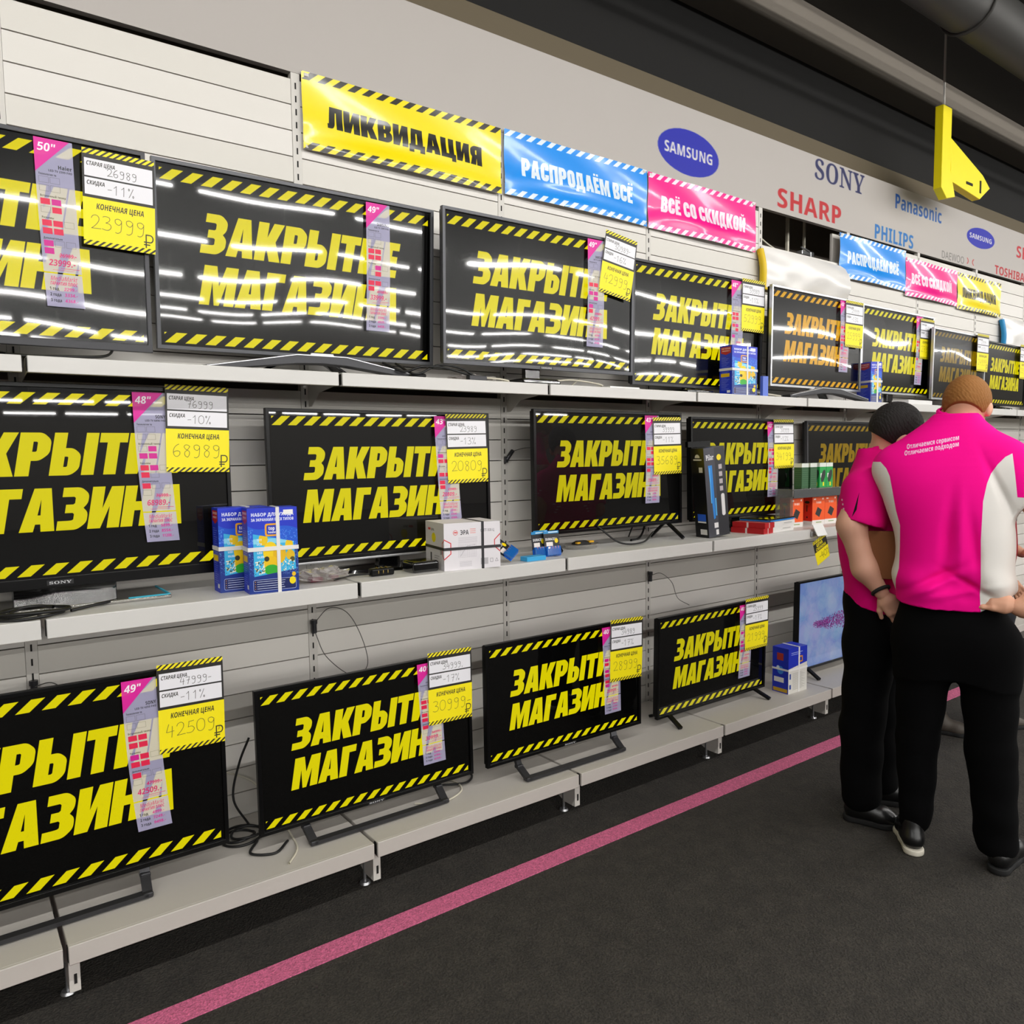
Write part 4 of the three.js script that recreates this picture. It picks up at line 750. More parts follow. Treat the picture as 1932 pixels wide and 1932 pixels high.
{
  const t = thing('coiled_cable', 'coil of black cable at the left end of the middle shelf edge', 'cable', [0.21, MID + 0.006, 0.375]); part(t, 'coil', coil(4, 0.085, 0, 0.005, 1.25), M.cable); part(t, 'tail', tube([[0.1, 0, 0.02], [0.2, 0.004, -0.03], [0.26, 0, -0.09]], 0.005, 20, 6), M.cable);
  const a = thing('power_adapter', 'black plug adapter with gold rings under the television with silver trim', 'adapter', [1.37, MID, 0.37]); part(a, 'body', rbox(0.1, 0.03, 0.035, 0.008, 0, 0.016, 0), M.black); part(a, 'rings', [-0.02, 0, 0.02].map((x) => new THREE.TorusGeometry(0.017, 0.002, 6, 16).rotateY(1.57).translate(x, 0.0165, 0)), std(0xb59a52, 0.3, { metalness: 0.7 })); part(a, 'cord', tube([[-0.05, 0.012, 0], [-0.12, 0.008, -0.03], [-0.2, 0.006, 0.01]], 0.004, 20, 6), M.cable);
  const b = thing('coiled_cable', 'loops of black cable beside the looped-stand television on the lowest level', 'cable', [0.855, BASE + 0.006, 0.2]); part(b, 'coil', coil(3, 0.075, 0, 0.005, 1.1), M.cable); part(b, 'rising_lead', tube([[0.04, 0.01, -0.06], [-0.01, 0.12, -0.07], [0.02, 0.25, -0.08], [0.06, 0.34, -0.08]], 0.0045, 30, 6), M.cable); part(b, 'front_loop', tube([[0.03, 0, 0.07], [-0.02, 0, 0.15], [0.05, 0, 0.2], [0.12, 0, 0.14]], 0.005, 30, 6), M.cable);
  solo('cream_cable', tube([[0.62, 0.62, 0.02], [0.76, 0.46, 0.03], [0.94, 0.36, 0.06], [1.0, 0.224, 0.3], [0.98, 0.219, 0.42], [0.92, 0.219, 0.5]], 0.004, 50, 6), M.cream, 'cream flex running down the slats to the base deck by the cable loops', 'cable');
  solo('cream_cable', tube([[1.62, 0.219, 0.12], [1.74, 0.219, 0.26], [1.72, 0.219, 0.37], [1.58, 0.219, 0.42], [1.5, 0.219, 0.36]], 0.004, 50, 6), M.cream, 'cream flex lying on the base deck between the two looped stands', 'cable');
  solo('black_cable', tube([[1.62, 0.22, 0.16], [1.76, 0.225, 0.2], [1.84, 0.221, 0.26], [1.78, 0.22, 0.32], [1.66, 0.22, 0.27]], 0.005, 50, 6), M.cable, 'black flex lying on the base deck behind the middle looped stand', 'cable');
  solo('red_plug', rbox(0.05, 0.016, 0.02, 0.005, 1.82, BASE + 0.0085, 0.14), std(0x8e1f2c, 0.5), 'small dark red plug on the base deck between the looped stands', 'plug');
  solo('white_box', rbox(0.09, 0.05, 0.07, 0.004, 1.8, BASE + 0.0255, 0.05), M.cream, 'small pale plastic junction box on the base deck behind the red plug', 'box');
  for (const [x, y, k, l] of [[0.23, 0.86, 0.7, 'thin security wire looped from the slat wall above the largest low television'], [1.23, 0.93, 1, 'thin security wire loop hanging on the slat wall above the coiled cables'], [3.23, 0.93, 0.8, 'thin security wire hanging from the upright above the farthest lettered low television']]) {
    const t = thing('security_wire', l, 'wire', [x, y, 0.012]);
    part(t, 'lock', [new THREE.CylinderGeometry(0.011, 0.011, 0.05, 10).translate(0, 0, 0.012), new THREE.CylinderGeometry(0.014, 0.014, 0.016, 10).translate(0, 0.022, 0.012)], M.gun);
    part(t, 'wire', k === 1 ? tube([[0, 0.02, 0.02], [0.06, 0.075, 0.03], [0.12, 0.06, 0.05], [0.17, -0.03, 0.08], [0.185, -0.17, 0.12], [0.12, -0.2, 0.14], [0.03, -0.12, 0.06], [0, -0.02, 0.02]], 0.0018, 60, 5) : tube([[0, 0.01, 0.02], [0.05, 0.02, 0.04], [0.1, -0.03, 0.08], [0.11, -0.12, 0.12], [0.16, -0.16, 0.16]], 0.0018, 40, 5), M.wire);
  }
  const w2 = thing('security_wire', 'thin security wire between two middle-shelf televisions, clipped to the upright', 'wire', [2.23, 1.63, 0.012]); part(w2, 'lock', [new THREE.CylinderGeometry(0.01, 0.01, 0.06, 10).rotateZ(-0.7).translate(0.02, 0, 0.012), rbox(0.018, 0.03, 0.014, 0.003, 0, -0.02, 0.01)], M.gun); part(w2, 'wire', tube([[0.03, 0.02, 0.02], [0.1, 0.035, 0.05], [0.18, 0.02, 0.12], [0.24, 0.03, 0.2]], 0.0018, 30, 5), M.wire);
  // sockets on the slats
  for (const [x, y, l] of [[4.0, 0.63, 'double wall socket with a black plug behind the box on the lowest level'], [3.13, 1.36, 'wall socket on the slats behind the tall leaning box']]) {
    const t = thing('wall_socket', l, 'socket', [x, y, 0.007]); part(t, 'plate', rbox(0.15, 0.075, 0.012, 0.004, 0, 0, 0.006), M.cream);
    for (const s of [-1, 1]) part(t, 'outlet', new THREE.CylinderGeometry(0.022, 0.022, 0.003, 18).rotateX(1.5708).translate(s * 0.036, 0, 0.0125), std(0xa9a496, 0.5));
    part(t, 'plug', new THREE.CylinderGeometry(0.017, 0.02, 0.035, 14).rotateX(1.5708).translate(-0.036, 0, 0.03), M.cable); part(t, 'cord', tube([[-0.036, -0.01, 0.045], [-0.05, -0.08, 0.05], [-0.09, -0.2, 0.03], [-0.11, -0.3, 0.03]], 0.004, 30, 6), M.cable);
  }
  // clutter of leads along the upper shelf
  solo('black_cable', tube([[0.12, TOP + 0.04, 0.2], [0.2, TOP + 0.006, 0.3], [0.34, TOP + 0.006, 0.32], [0.46, TOP + 0.02, 0.28], [0.5, TOP + 0.06, 0.2]], 0.0045, 50, 6), M.cable, 'black lead drooping under the leftmost upper television', 'cable');
  const k = thing('cable_clutter', 'tangle of black leads with a connector on the upper shelf between two grey televisions', 'cables', [1.62, TOP, 0.25]);
  part(k, 'lead', tube([[-0.12, 0.07, -0.08], [-0.06, 0.03, 0.0], [0.0, 0.05, 0.03], [0.1, 0.05, 0.04], [0.22, 0.025, 0.05]], 0.005, 40, 6), M.cable); part(k, 'lead', tube([[-0.06, 0.07, -0.08], [-0.02, 0.02, 0.02], [0.08, 0.06, 0.03], [0.18, 0.05, 0.05], [0.24, 0.02, 0.06]], 0.005, 40, 6), M.cable); part(k, 'knot', coil(3, 0.03, 0.012, 0.005, 1.2), M.cable); part(k, 'connector', rbox(0.09, 0.022, 0.03, 0.004, 0.25, 0.012, 0.06), M.gun);
  solo('cream_cable', tube([[1.9, TOP + 0.02, 0.28], [2.0, TOP + 0.012, 0.32], [2.04, TOP + 0.006, 0.31], [1.98, TOP + 0.006, 0.26]], 0.004, 30, 6), M.cream, 'short cream lead on the upper shelf beside the black tangle', 'cable');
  solo('cream_cable', tube([[2.3, TOP + 0.02, 0.28], [2.42, TOP + 0.03, 0.3], [2.58, TOP + 0.008, 0.33], [2.5, TOP + 0.005, 0.2], [2.62, TOP + 0.06, 0.12]], 0.004, 40, 6), M.cream, 'cream lead looping under the television with the crooked card', 'cable');
  solo('manual_booklet', rbox(0.2, 0.008, 0.12, 0.001, 2.72, TOP + 0.004, 0.28, 1), M.paper, 'white manual lying on the upper shelf under the television with the crooked card', 'booklet');
  solo('cream_cable', tube([[3.83, TOP + 0.06, 0.12], [3.9, TOP + 0.03, 0.24], [4.0, TOP + 0.006, 0.33]], 0.005, 24, 6), M.cream, 'cream lead reaching the shelf edge right of the upper blue box', 'cable');
  solo('white_box', rbox(0.34, 0.03, 0.12, 0.003, 5.62, TOP + 0.015, 0.29, 1), M.white, 'flat white carton far along the upper shelf edge', 'box');
  solo('black_cable', tube([[2.62, MID + 0.1, 0.25], [2.7, MID + 0.02, 0.32], [2.84, MID + 0.012, 0.34], [2.98, MID + 0.05, 0.28]], 0.0045, 40, 6), M.cable, 'black lead sagging under the television behind the battery packs', 'cable');
  solo('black_cable', tube([[3.14, MID + 0.3, 0.03], [3.16, MID + 0.16, 0.06], [3.1, MID + 0.05, 0.1], [3.0, MID + 0.008, 0.16], [2.9, MID + 0.006, 0.2]], 0.006, 40, 6), M.cable, 'black lead dropping from the socket to the middle shelf behind the leaning box', 'cable');
}

// ---------------------------------------------------------------- people (distance fields meshed with surface nets)
function netMesh(f, lo, hi, cell) {
  const n = [0, 1, 2].map((i) => Math.ceil((hi[i] - lo[i]) / cell) + 1), [nx, ny, nz] = n, v = new Float32Array(nx * ny * nz), id = (i, j, k) => i + nx * (j + ny * k);
  for (let k = 0; k < nz; k++) for (let j = 0; j < ny; j++) for (let i = 0; i < nx; i++) v[id(i, j, k)] = f(lo[0] + i * cell, lo[1] + j * cell, lo[2] + k * cell);
  const vert = new Int32Array(nx * ny * nz).fill(-1), pos = [], nor = [], idx = [];
  const C8 = [[0, 0, 0], [1, 0, 0], [0, 1, 0], [1, 1, 0], [0, 0, 1], [1, 0, 1], [0, 1, 1], [1, 1, 1]], E12 = [[0, 1], [2, 3], [4, 5], [6, 7], [0, 2], [1, 3], [4, 6], [5, 7], [0, 4], [1, 5], [2, 6], [3, 7]];
  for (let k = 0; k < nz - 1; k++) for (let j = 0; j < ny - 1; j++) for (let i = 0; i < nx - 1; i++) {
    const c = C8.map(([a, b, d]) => v[id(i + a, j + b, k + d)]); let s = 0; for (const q of c) if (q < 0) s++;
    if (s === 0 || s === 8) continue;
    let x = 0, y = 0, z = 0, m = 0;
    for (const [a, b] of E12) if ((c[a] < 0) !== (c[b] < 0)) { const t = c[a] / (c[a] - c[b]); x += mix(C8[a][0], C8[b][0], t); y += mix(C8[a][1], C8[b][1], t); z += mix(C8[a][2], C8[b][2], t); m++; }
    vert[id(i, j, k)] = pos.length / 3; const px = lo[0] + (i + x / m) * cell, py = lo[1] + (j + y / m) * cell, pz = lo[2] + (k + z / m) * cell, e = cell * 0.5;
    pos.push(px, py, pz); const g = V(f(px + e, py, pz) - f(px - e, py, pz), f(px, py + e, pz) - f(px, py - e, pz), f(px, py, pz + e) - f(px, py, pz - e)).normalize(); nor.push(g.x, g.y, g.z);
  }
  for (let k = 1; k < nz - 1; k++) for (let j = 1; j < ny - 1; j++) for (let i = 1; i < nx - 1; i++) {
    const a = v[id(i, j, k)] < 0;
    const quad = (p, q, r, s, flip) => { if (p < 0 || q < 0 || r < 0 || s < 0) return; flip ? idx.push(p, r, q, q, r, s) : idx.push(p, q, r, q, s, r); };
    if (a !== v[id(i + 1, j, k)] < 0) quad(vert[id(i, j - 1, k - 1)], vert[id(i, j, k - 1)], vert[id(i, j - 1, k)], vert[id(i, j, k)], !a);
    if (a !== v[id(i, j + 1, k)] < 0) quad(vert[id(i - 1, j, k - 1)], vert[id(i - 1, j, k)], vert[id(i, j, k - 1)], vert[id(i, j, k)], !a);
    if (a !== v[id(i, j, k + 1)] < 0) quad(vert[id(i - 1, j - 1, k)], vert[id(i, j - 1, k)], vert[id(i - 1, j, k)], vert[id(i, j, k)], !a);
  }
  const g = new THREE.BufferGeometry(); g.setAttribute('position', new THREE.Float32BufferAttribute(pos, 3)); g.setAttribute('normal', new THREE.Float32BufferAttribute(nor, 3));
  g.setAttribute('uv', new THREE.Float32BufferAttribute(new Float32Array(pos.length / 3 * 2), 2)); g.setIndex(idx); return g;
}
const smin = (a, b, k) => { const h = Math.max(k - Math.abs(a - b), 0) / k; return Math.min(a, b) - h * h * k * 0.25; };
function cone(a, b, ra, rb, fz = 1) {      // tapered capsule, optionally flattened front to back
  const bx = b[0] - a[0], by = b[1] - a[1], bz = b[2] - a[2], L = bx * bx + by * by + bz * bz || 1;
  return (x, y, z) => { const t = Math.min(1, Math.max(0, ((x - a[0]) * bx + (y - a[1]) * by + (z - a[2]) * bz) / L)), dx = x - a[0] - bx * t, dy = y - a[1] - by * t, dz = (z - a[2] - bz * t) / fz; return (Math.hypot(dx, dy, dz) - ra - (rb - ra) * t) * Math.min(1, fz); };
}
function egg(c, r) { return (x, y, z) => { const a = (x - c[0]) / r[0], b = (y - c[1]) / r[1], d = (z - c[2]) / r[2], k0 = Math.hypot(a, b, d), k1 = Math.hypot(a / r[0], b / r[1], d / r[2]); return k1 < 1e-9 ? -Math.min(...r) : k0 * (k0 - 1) / k1; }; }
const union = (list, k) => (x, y, z) => { let d = 1e9; for (const f of list) d = d > 1e8 ? f(x, y, z) : smin(d, f(x, y, z), k); return d; };
function stack(rows, off = 0) {            // rows: [y, xmin, xmax, halfDepth, zCentre]
  const raw = (y) => { let i = 0; while (i < rows.length - 2 && y > rows[i + 1][0]) i++; const a = rows[i], b = rows[i + 1], t = Math.min(1, Math.max(0, (y - a[0]) / (b[0] - a[0]))); return [1, 2, 3, 4].map((k) => mix(a[k], b[k], t)); };
  const memo = new Map(), at = (y) => { const key = Math.round(y * 2000); let r = memo.get(key); if (!r) { r = [0, 0, 0, 0]; for (const [d, w] of [[-0.05, 0.1], [-0.03, 0.2], [0, 0.4], [0.03, 0.2], [0.05, 0.1]]) raw(y + d).forEach((v, k) => { r[k] += v * w; }); memo.set(key, r); } return r; };
  const y0 = rows[0][0], y1 = rows[rows.length - 1][0];
  return (x, y, z) => { const [xa, xb, hz, zc] = at(y), hx = (xb - xa) / 2 + off, h = hz + off, u = Math.abs((x - (xa + xb) / 2) / hx), w = Math.abs((z - zc) / h), r = Math.pow(u ** 2.4 + w ** 2.4, 1 / 2.4); return Math.max((r - 1) * Math.min(hx, h), y0 - off - y, y - y1 - off); };
}
function handField(wrist, dir, palmUp, curl, thumbSide, s = 1) {      // palm, four fingers, thumb
  const D = V(...dir).normalize(), N = V(...palmUp); N.addScaledVector(D, -N.dot(D)).normalize(); const S = V(0, 0, 0).crossVectors(D, N).multiplyScalar(thumbSide), W = V(...wrist);
  const at = (d, n, k) => { const p = W.clone().addScaledVector(D, d * s).addScaledVector(N, n * s).addScaledVector(S, k * s); return [p.x, p.y, p.z]; };
  const palm = union([cone(at(-0.01, 0, 0), at(0.035, 0, 0.0), 0.026 * s, 0.026 * s), cone(at(0.04, 0, 0.024), at(0.085, 0, 0.028), 0.019 * s, 0.014 * s), cone(at(0.04, 0, -0.022), at(0.08, 0, -0.027), 0.018 * s, 0.013 * s), cone(at(0.04, 0, 0), at(0.088, 0, 0), 0.018 * s, 0.014 * s)], 0.02);
  const parts = [palm];
  [[0.03, 0.07], [0.01, 0.078], [-0.01, 0.073], [-0.029, 0.058]].forEach(([k, len], i) => {
    const a = at(0.088 - 0.004 * Math.abs(i - 1), 0, k), c1 = curl * (0.9 + 0.08 * i), b = at(0.088 + len * 0.5 * Math.cos(c1), -len * 0.5 * Math.sin(c1), k * 1.08), c2 = curl * 2.1, e = at(0.088 + len * (0.5 * Math.cos(c1) + 0.5 * Math.cos(c2)), -len * (0.5 * Math.sin(c1) + 0.5 * Math.sin(c2)), k * 1.1);
    parts.push(cone(a, b, 0.0095 * s, 0.0088 * s), cone(b, e, 0.0088 * s, 0.0075 * s));
  });
  const t0 = at(0.02, -0.004, 0.024), t1 = at(0.055, -0.012, 0.055), t2 = at(0.085, -0.02, 0.066); parts.push(cone(t0, t1, 0.015 * s, 0.011 * s), cone(t1, t2, 0.0105 * s, 0.009 * s));
  return union(parts, 0.008);
}
function headFields(center, forward, up, s = 1) {
  const F = V(...forward).normalize(), U = V(...up); U.addScaledVector(F, -U.dot(F)).normalize(); const X = V(0, 0, 0).crossVectors(U, F), c = V(...center), p = V(0, 0, 0);
  const to = (f) => (x, y, z) => { p.set(x, y, z).sub(c).divideScalar(s); return f(p.dot(X), p.dot(U), p.dot(F)) * s; };
  const skull = egg([0, 0.022, -0.012], [0.076, 0.094, 0.098]), face = [skull, egg([0, -0.05, 0.03], [0.06, 0.078, 0.068]), egg([0, -0.1, 0.05], [0.03, 0.022, 0.03]), cone([0, 0.0, 0.088], [0, -0.04, 0.108], 0.009, 0.015), cone([-0.032, 0.014, 0.08], [0.032, 0.014, 0.08], 0.013, 0.013), egg([0, -0.072, 0.092], [0.024, 0.009, 0.012])];
  const ears = [-1, 1].map((k) => egg([k * 0.081, -0.014, -0.002], [0.013, 0.033, 0.02]));
  const head = to((x, y, z) => smin(union(face, 0.03)(x, y, z), Math.min(ears[0](x, y, z), ears[1](x, y, z)), 0.012));
  const hair = to((x, y, z) => { const d = skull(x, y, z) - 0.011 - 0.0012 * Math.sin(x * 430 + z * 260 + Math.sin(y * 300)) * Math.sin(y * 410 + z * 370), nape = -(y + 0.045 + (z > -0.02 ? (z + 0.02) * -0.9 : 0)), brow = z - 0.07 + (y < 0.06 ? (0.06 - y) * 0.75 : 0); return Math.max(d, nape, brow); });
  const eye = (k) => c.clone().addScaledVector(X, k * 0.031 * s).addScaledVector(U, 0.0).addScaledVector(F, 0.083 * s);
  return { head, hair, eyes: [eye(-1), eye(1)], lo: [center[0] - 0.16, center[1] - 0.17, center[2] - 0.16], hi: [center[0] + 0.16, center[1] + 0.16, center[2] + 0.16] };
}
function shoeGeo(heel, toe, s = 1) {
  const a = V(heel[0], 0, heel[1]), b = V(toe[0], 0, toe[1]), d = b.clone().sub(a), L = d.length(); d.normalize(); const p = (t, y) => { const q = a.clone().addScaledVector(d, t * L); return [q.x, y, q.z]; };
  const up = union([cone(p(0.12, 0.05), p(0.3, 0.065), 0.038 * s, 0.042 * s), cone(p(0.3, 0.06), p(0.65, 0.045), 0.042 * s, 0.04 * s), cone(p(0.65, 0.042), p(0.9, 0.034), 0.042 * s, 0.028 * s), cone(p(0.14, 0.07), p(0.2, 0.12), 0.036 * s, 0.04 * s)], 0.03);
  const sole = union([cone(p(0.1, 0.015), p(0.45, 0.015), 0.042 * s, 0.04 * s), cone(p(0.45, 0.015), p(0.7, 0.015), 0.04 * s, 0.048 * s), cone(p(0.7, 0.015), p(0.93, 0.015), 0.047 * s, 0.03 * s)], 0.02);
  const lo = [Math.min(heel[0], toe[0]) - 0.08, -0.01, Math.min(heel[1], toe[1]) - 0.08], hi = [Math.max(heel[0], toe[0]) + 0.08, 0.17, Math.max(heel[1], toe[1]) + 0.08];
  return [netMesh((x, y, z) => Math.max(up(x, y, z), 0.022 - y), lo, hi, 0.008), netMesh((x, y, z) => Math.max(sole(x, y, z) , 0.001 - y, y - 0.026), lo, hi, 0.007)];
}
const skinTone = (c) => phys(c, 0.55, { sheen: 0.15, sheenColor: new THREE.Color(0xffb090) });
function dress(geo, x0, x1, y0, y1) { const p = geo.attributes.position, u = geo.attributes.uv; for (let i = 0; i < p.count; i++) u.setXY(i, (p.getX(i) - x0) / (x1 - x0), (p.getY(i) - y0) / (y1 - y0)); return geo; }
function mergeBody(list) { return mergeGeometries(list, false); }

function person(o) {
  const t = thing('person', o.label, 'person', o.at, o.turn);
  const H = headFields(o.head, o.forward, o.up, o.headScale ?? 1.04);
  const bodyF = union([...o.flesh, H.head], 0.035);
  const lo = o.lo, hi = o.hi, parts = [];
  const handBoxes = (o.hands ?? []).map((h) => h.box);
  parts.push(netMesh((x, y, z) => bodyF(x, y, z), lo, [hi[0], o.head[1] - 0.12, hi[2]], 0.013));
  parts.push(netMesh((x, y, z) => Math.max(bodyF(x, y, z), o.head[1] - 0.135 - y), H.lo, H.hi, 0.0055));
  (o.hands ?? []).forEach((h, i) => parts.push(netMesh(h.field, handBoxes[i][0], handBoxes[i][1], 0.0038)));
  part(t, 'body', mergeBody(parts), o.skin);
  part(t, 'hair', netMesh(H.hair, H.lo, H.hi, 0.0048), o.hairMat);
  part(t, 'eyes', H.eyes.map((e) => new THREE.SphereGeometry(0.0115, 10, 8).translate(e.x, e.y, e.z)), std(0xe8e4de, 0.2));
  part(t, 'shirt', dress(netMesh(o.shirt, o.shirtLo, o.shirtHi, 0.0085), ...o.shirtUV), o.shirtMat);
  if (o.collar) part(t, 'collar', netMesh(o.collar.field, ...o.collar.box, 0.006), o.collar.mat);
  part(t, 'trousers', netMesh(o.trousers, o.trLo, o.trHi, 0.011), o.trMat);
  for (const [heel, toe, upM, soleM, s] of o.shoes) { const [a, b] = shoeGeo(heel, toe, s); const sh = part(t, 'shoe', a, upM); part(sh, 'sole', b, soleM); }
  return t;
}
const cloth = (map, c = 0xffffff) => phys(c, 0.85, { map, specularIntensity: 0.35 });
const blackCloth = phys(0x020203, 0.95, { specularIntensity: 0.25 }), blackLeather = phys(0x0a0a0b, 0.35, { clearcoat: 0.4, clearcoatRoughness: 0.3 });
const PINK = '#fa0090';

{ // man with ginger hair, seen from behind, hand on hip
  const torso = [[1, -0.25, 0.147, 0.14, 0], [1.1, -0.262, 0.169, 0.145, 0], [1.2, -0.253, 0.167, 0.14, 0], [1.3, -0.26, 0.159, 0.14, 0], [1.4, -0.281, 0.152, 0.145, -0.005], [1.5, -0.316, 0.151, 0.14, -0.015], [1.57, -0.318, 0.158, 0.13, -0.03], [1.63, -0.283, 0.168, 0.11, -0.045], [1.69, -0.231, 0.123, 0.09, -0.06], [1.74, -0.153, 0.052, 0.07, -0.075], [1.775, -0.11, 0.026, 0.055, -0.085]];
  const tor = stack(torso), armR = cone([0.116, 1.59, -0.03], [0.245, 1.37, 0], 0.08, 0.078), armL = cone([-0.257, 1.56, -0.05], [-0.209, 1.43, -0.13], 0.08, 0.075);
  const fold = (x, y, z) => 0.011 * Math.sin(x * 24 + 0.6 + Math.sin(y * 7) * 1.6) * Math.max(0, Math.min(1, (1.5 - y) * 3)) + 0.012 * Math.sin((y * 24 + x * 14) + Math.sin(x * 9)) * Math.exp(-(((y - 1.1) / 0.07) ** 2)) + 0.006 * Math.sin(y * 14 - x * 26) * Math.exp(-(((x - 0.22) / 0.1) ** 2 + ((y - 1.6) / 0.12) ** 2));
  const crease = (x, y) => { const g = (cx, cy, ang, len, wid) => { const c = Math.cos(ang), s = Math.sin(ang), u = (x - cx) * c + (y - cy) * s, v = -(x - cx) * s + (y - cy) * c; return Math.exp(-((u / len) ** 2) - ((v / wid) ** 2)); }; return 0.016 * g(-0.06, 1.3, 1.5, 0.14, 0.02) + 0.012 * g(0.03, 1.27, 1.7, 0.12, 0.018) - 0.008 * g(-0.015, 1.28, 1.57, 0.15, 0.018) + 0.014 * g(-0.1, 1.14, 0.5, 0.1, 0.014) - 0.01 * g(-0.09, 1.11, 0.5, 0.1, 0.014) + 0.012 * g(0.02, 1.12, 2.6, 0.09, 0.013) + 0.01 * g(0.1, 1.5, 2.0, 0.1, 0.014) - 0.008 * g(0.0, 1.09, 0.25, 0.12, 0.014); };
  const dirR = V(0.165, -0.24, 0.04).normalize(), dirL = V(0.01, -0.15, -0.15).normalize();
  const shirt = (x, y, z) => {
    const f = fold(x, y, z) + (z > 0 ? crease(x, y) : 0), body = tor(x, y, z) + f;
    const r = Math.max(armR(x, y, z) + f, (x - 0.215) * dirR.x + (y - 1.43) * dirR.y + z * dirR.z), l = Math.max(armL(x, y, z) + f, (x - -0.232) * dirL.x + (y - 1.44) * dirL.y + (z + 0.12) * dirL.z);
    const hem = 1.015 + (x > 0.053 ? (x - 0.053) * 0.6 : 0) + (x < 0 ? x * x * 0.25 : 0);
    const neck = Math.hypot((x - -0.042) / 1.1, z + 0.095) - 0.058;
    return Math.max(smin(smin(body, r, 0.05), l, 0.05), hem - y, y > 1.7 ? -neck : -1, y - 1.785);
  };
  const px = (X) => (X + 0.4) / 0.95 * 1024, py = (Y) => (1.85 - Y) / 0.95 * 1024;
  const q = (a, b) => { const Y = (1610 - b) / 464, d = 3.152 - 0.0753 * Y; return [px(Math.tan(Math.atan((a - 966) / 1468.6) - Math.atan(1.778 / d)) * (Math.hypot(1.778, d) - 0.09)), py(Y)]; };   // pattern cut, measured on the back of the garment
  const tex = canvas(1024, 1024, (c, w, h) => {
    c.fillStyle = PINK; c.fillRect(0, 0, w, h); c.fillStyle = '#e6e2dd';
    c.beginPath(); [[1560, 874], [1660, 874], [1672, 886], [1679, 900], [1684, 924], [1691, 964], [1698, 990], [1697, 1028], [1695, 1070], [1689, 1090], [1684, 1140], [1560, 1160]].forEach((p, i) => (i ? c.lineTo(...q(...p)) : c.moveTo(...q(...p)))); c.fill();
    c.beginPath(); [[1913, 860], [1899, 866], [1884, 879], [1871, 895], [1863, 912], [1855, 943], [1853, 970], [1850, 1011], [1849, 1080], [1847, 1107], [1849, 1160], [2040, 1160], [2040, 940], [1921, 936], [1917, 895]].forEach((p, i) => (i ? c.lineTo(...q(...p)) : c.moveTo(...q(...p)))); c.fill();
    c.fillStyle = '#f3dcea'; const x1 = q(1710, 849), x2 = q(1706, 861), e = q(1811, 835)[0]; c.save(); c.translate(...x1); c.rotate(-0.185); fitText(c, 'Отличаемся сервисом', 0, -17, (e - x1[0]) * 1.02, 21, 'bold', 0.15); c.restore(); c.save(); c.translate(...x2); c.rotate(-0.185); fitText(c, 'Отличаемся подходом', 0, -17, (e - x2[0]) * 1.02, 21, 'bold', 0.15); c.restore();
  });
  const pel = stack([[0.74, -0.197, 0.153, 0.12, 0], [0.82, -0.225, 0.172, 0.14, 0], [0.92, -0.244, 0.182, 0.15, 0], [0.99, -0.231, 0.151, 0.125, 0], [1.08, -0.208, 0.113, 0.1, 0]]);
  const legs = union([cone([-0.129, 0.84, 0], [-0.146, 0.46, 0], 0.11, 0.08), cone([-0.146, 0.46, 0], [-0.146, 0.12, 0.02], 0.08, 0.06), cone([0.091, 0.84, 0], [0.109, 0.46, 0.01], 0.112, 0.086), cone([0.109, 0.46, 0.01], [0.138, 0.1, 0.03], 0.088, 0.075)], 0.02);
  const wave = (x, y, z) => 0.004 * Math.sin(y * 40 + x * 15) * Math.exp(-(((y - 0.18) / 0.14) ** 2)) + 0.004 * Math.sin(y * 30 - x * 30 + 2 * Math.sin(y * 9)) * Math.min(1, Math.max(0, 1.1 - y));
  const trousers = (x, y, z) => Math.max(smin(pel(x, y, z), legs(x, y, z), 0.07) + wave(x, y, z), 0.055 - y);
  const collarF = (x, y, z) => { const a = Math.hypot((x - -0.042) / 1.12, z + 0.088), yy = y - 1.766 + 0.3 * (z + 0.09) + x * 0.1; return Math.max(Math.abs(a - 0.07 + yy * 0.75) - 0.0055, Math.abs(yy) - 0.02); };
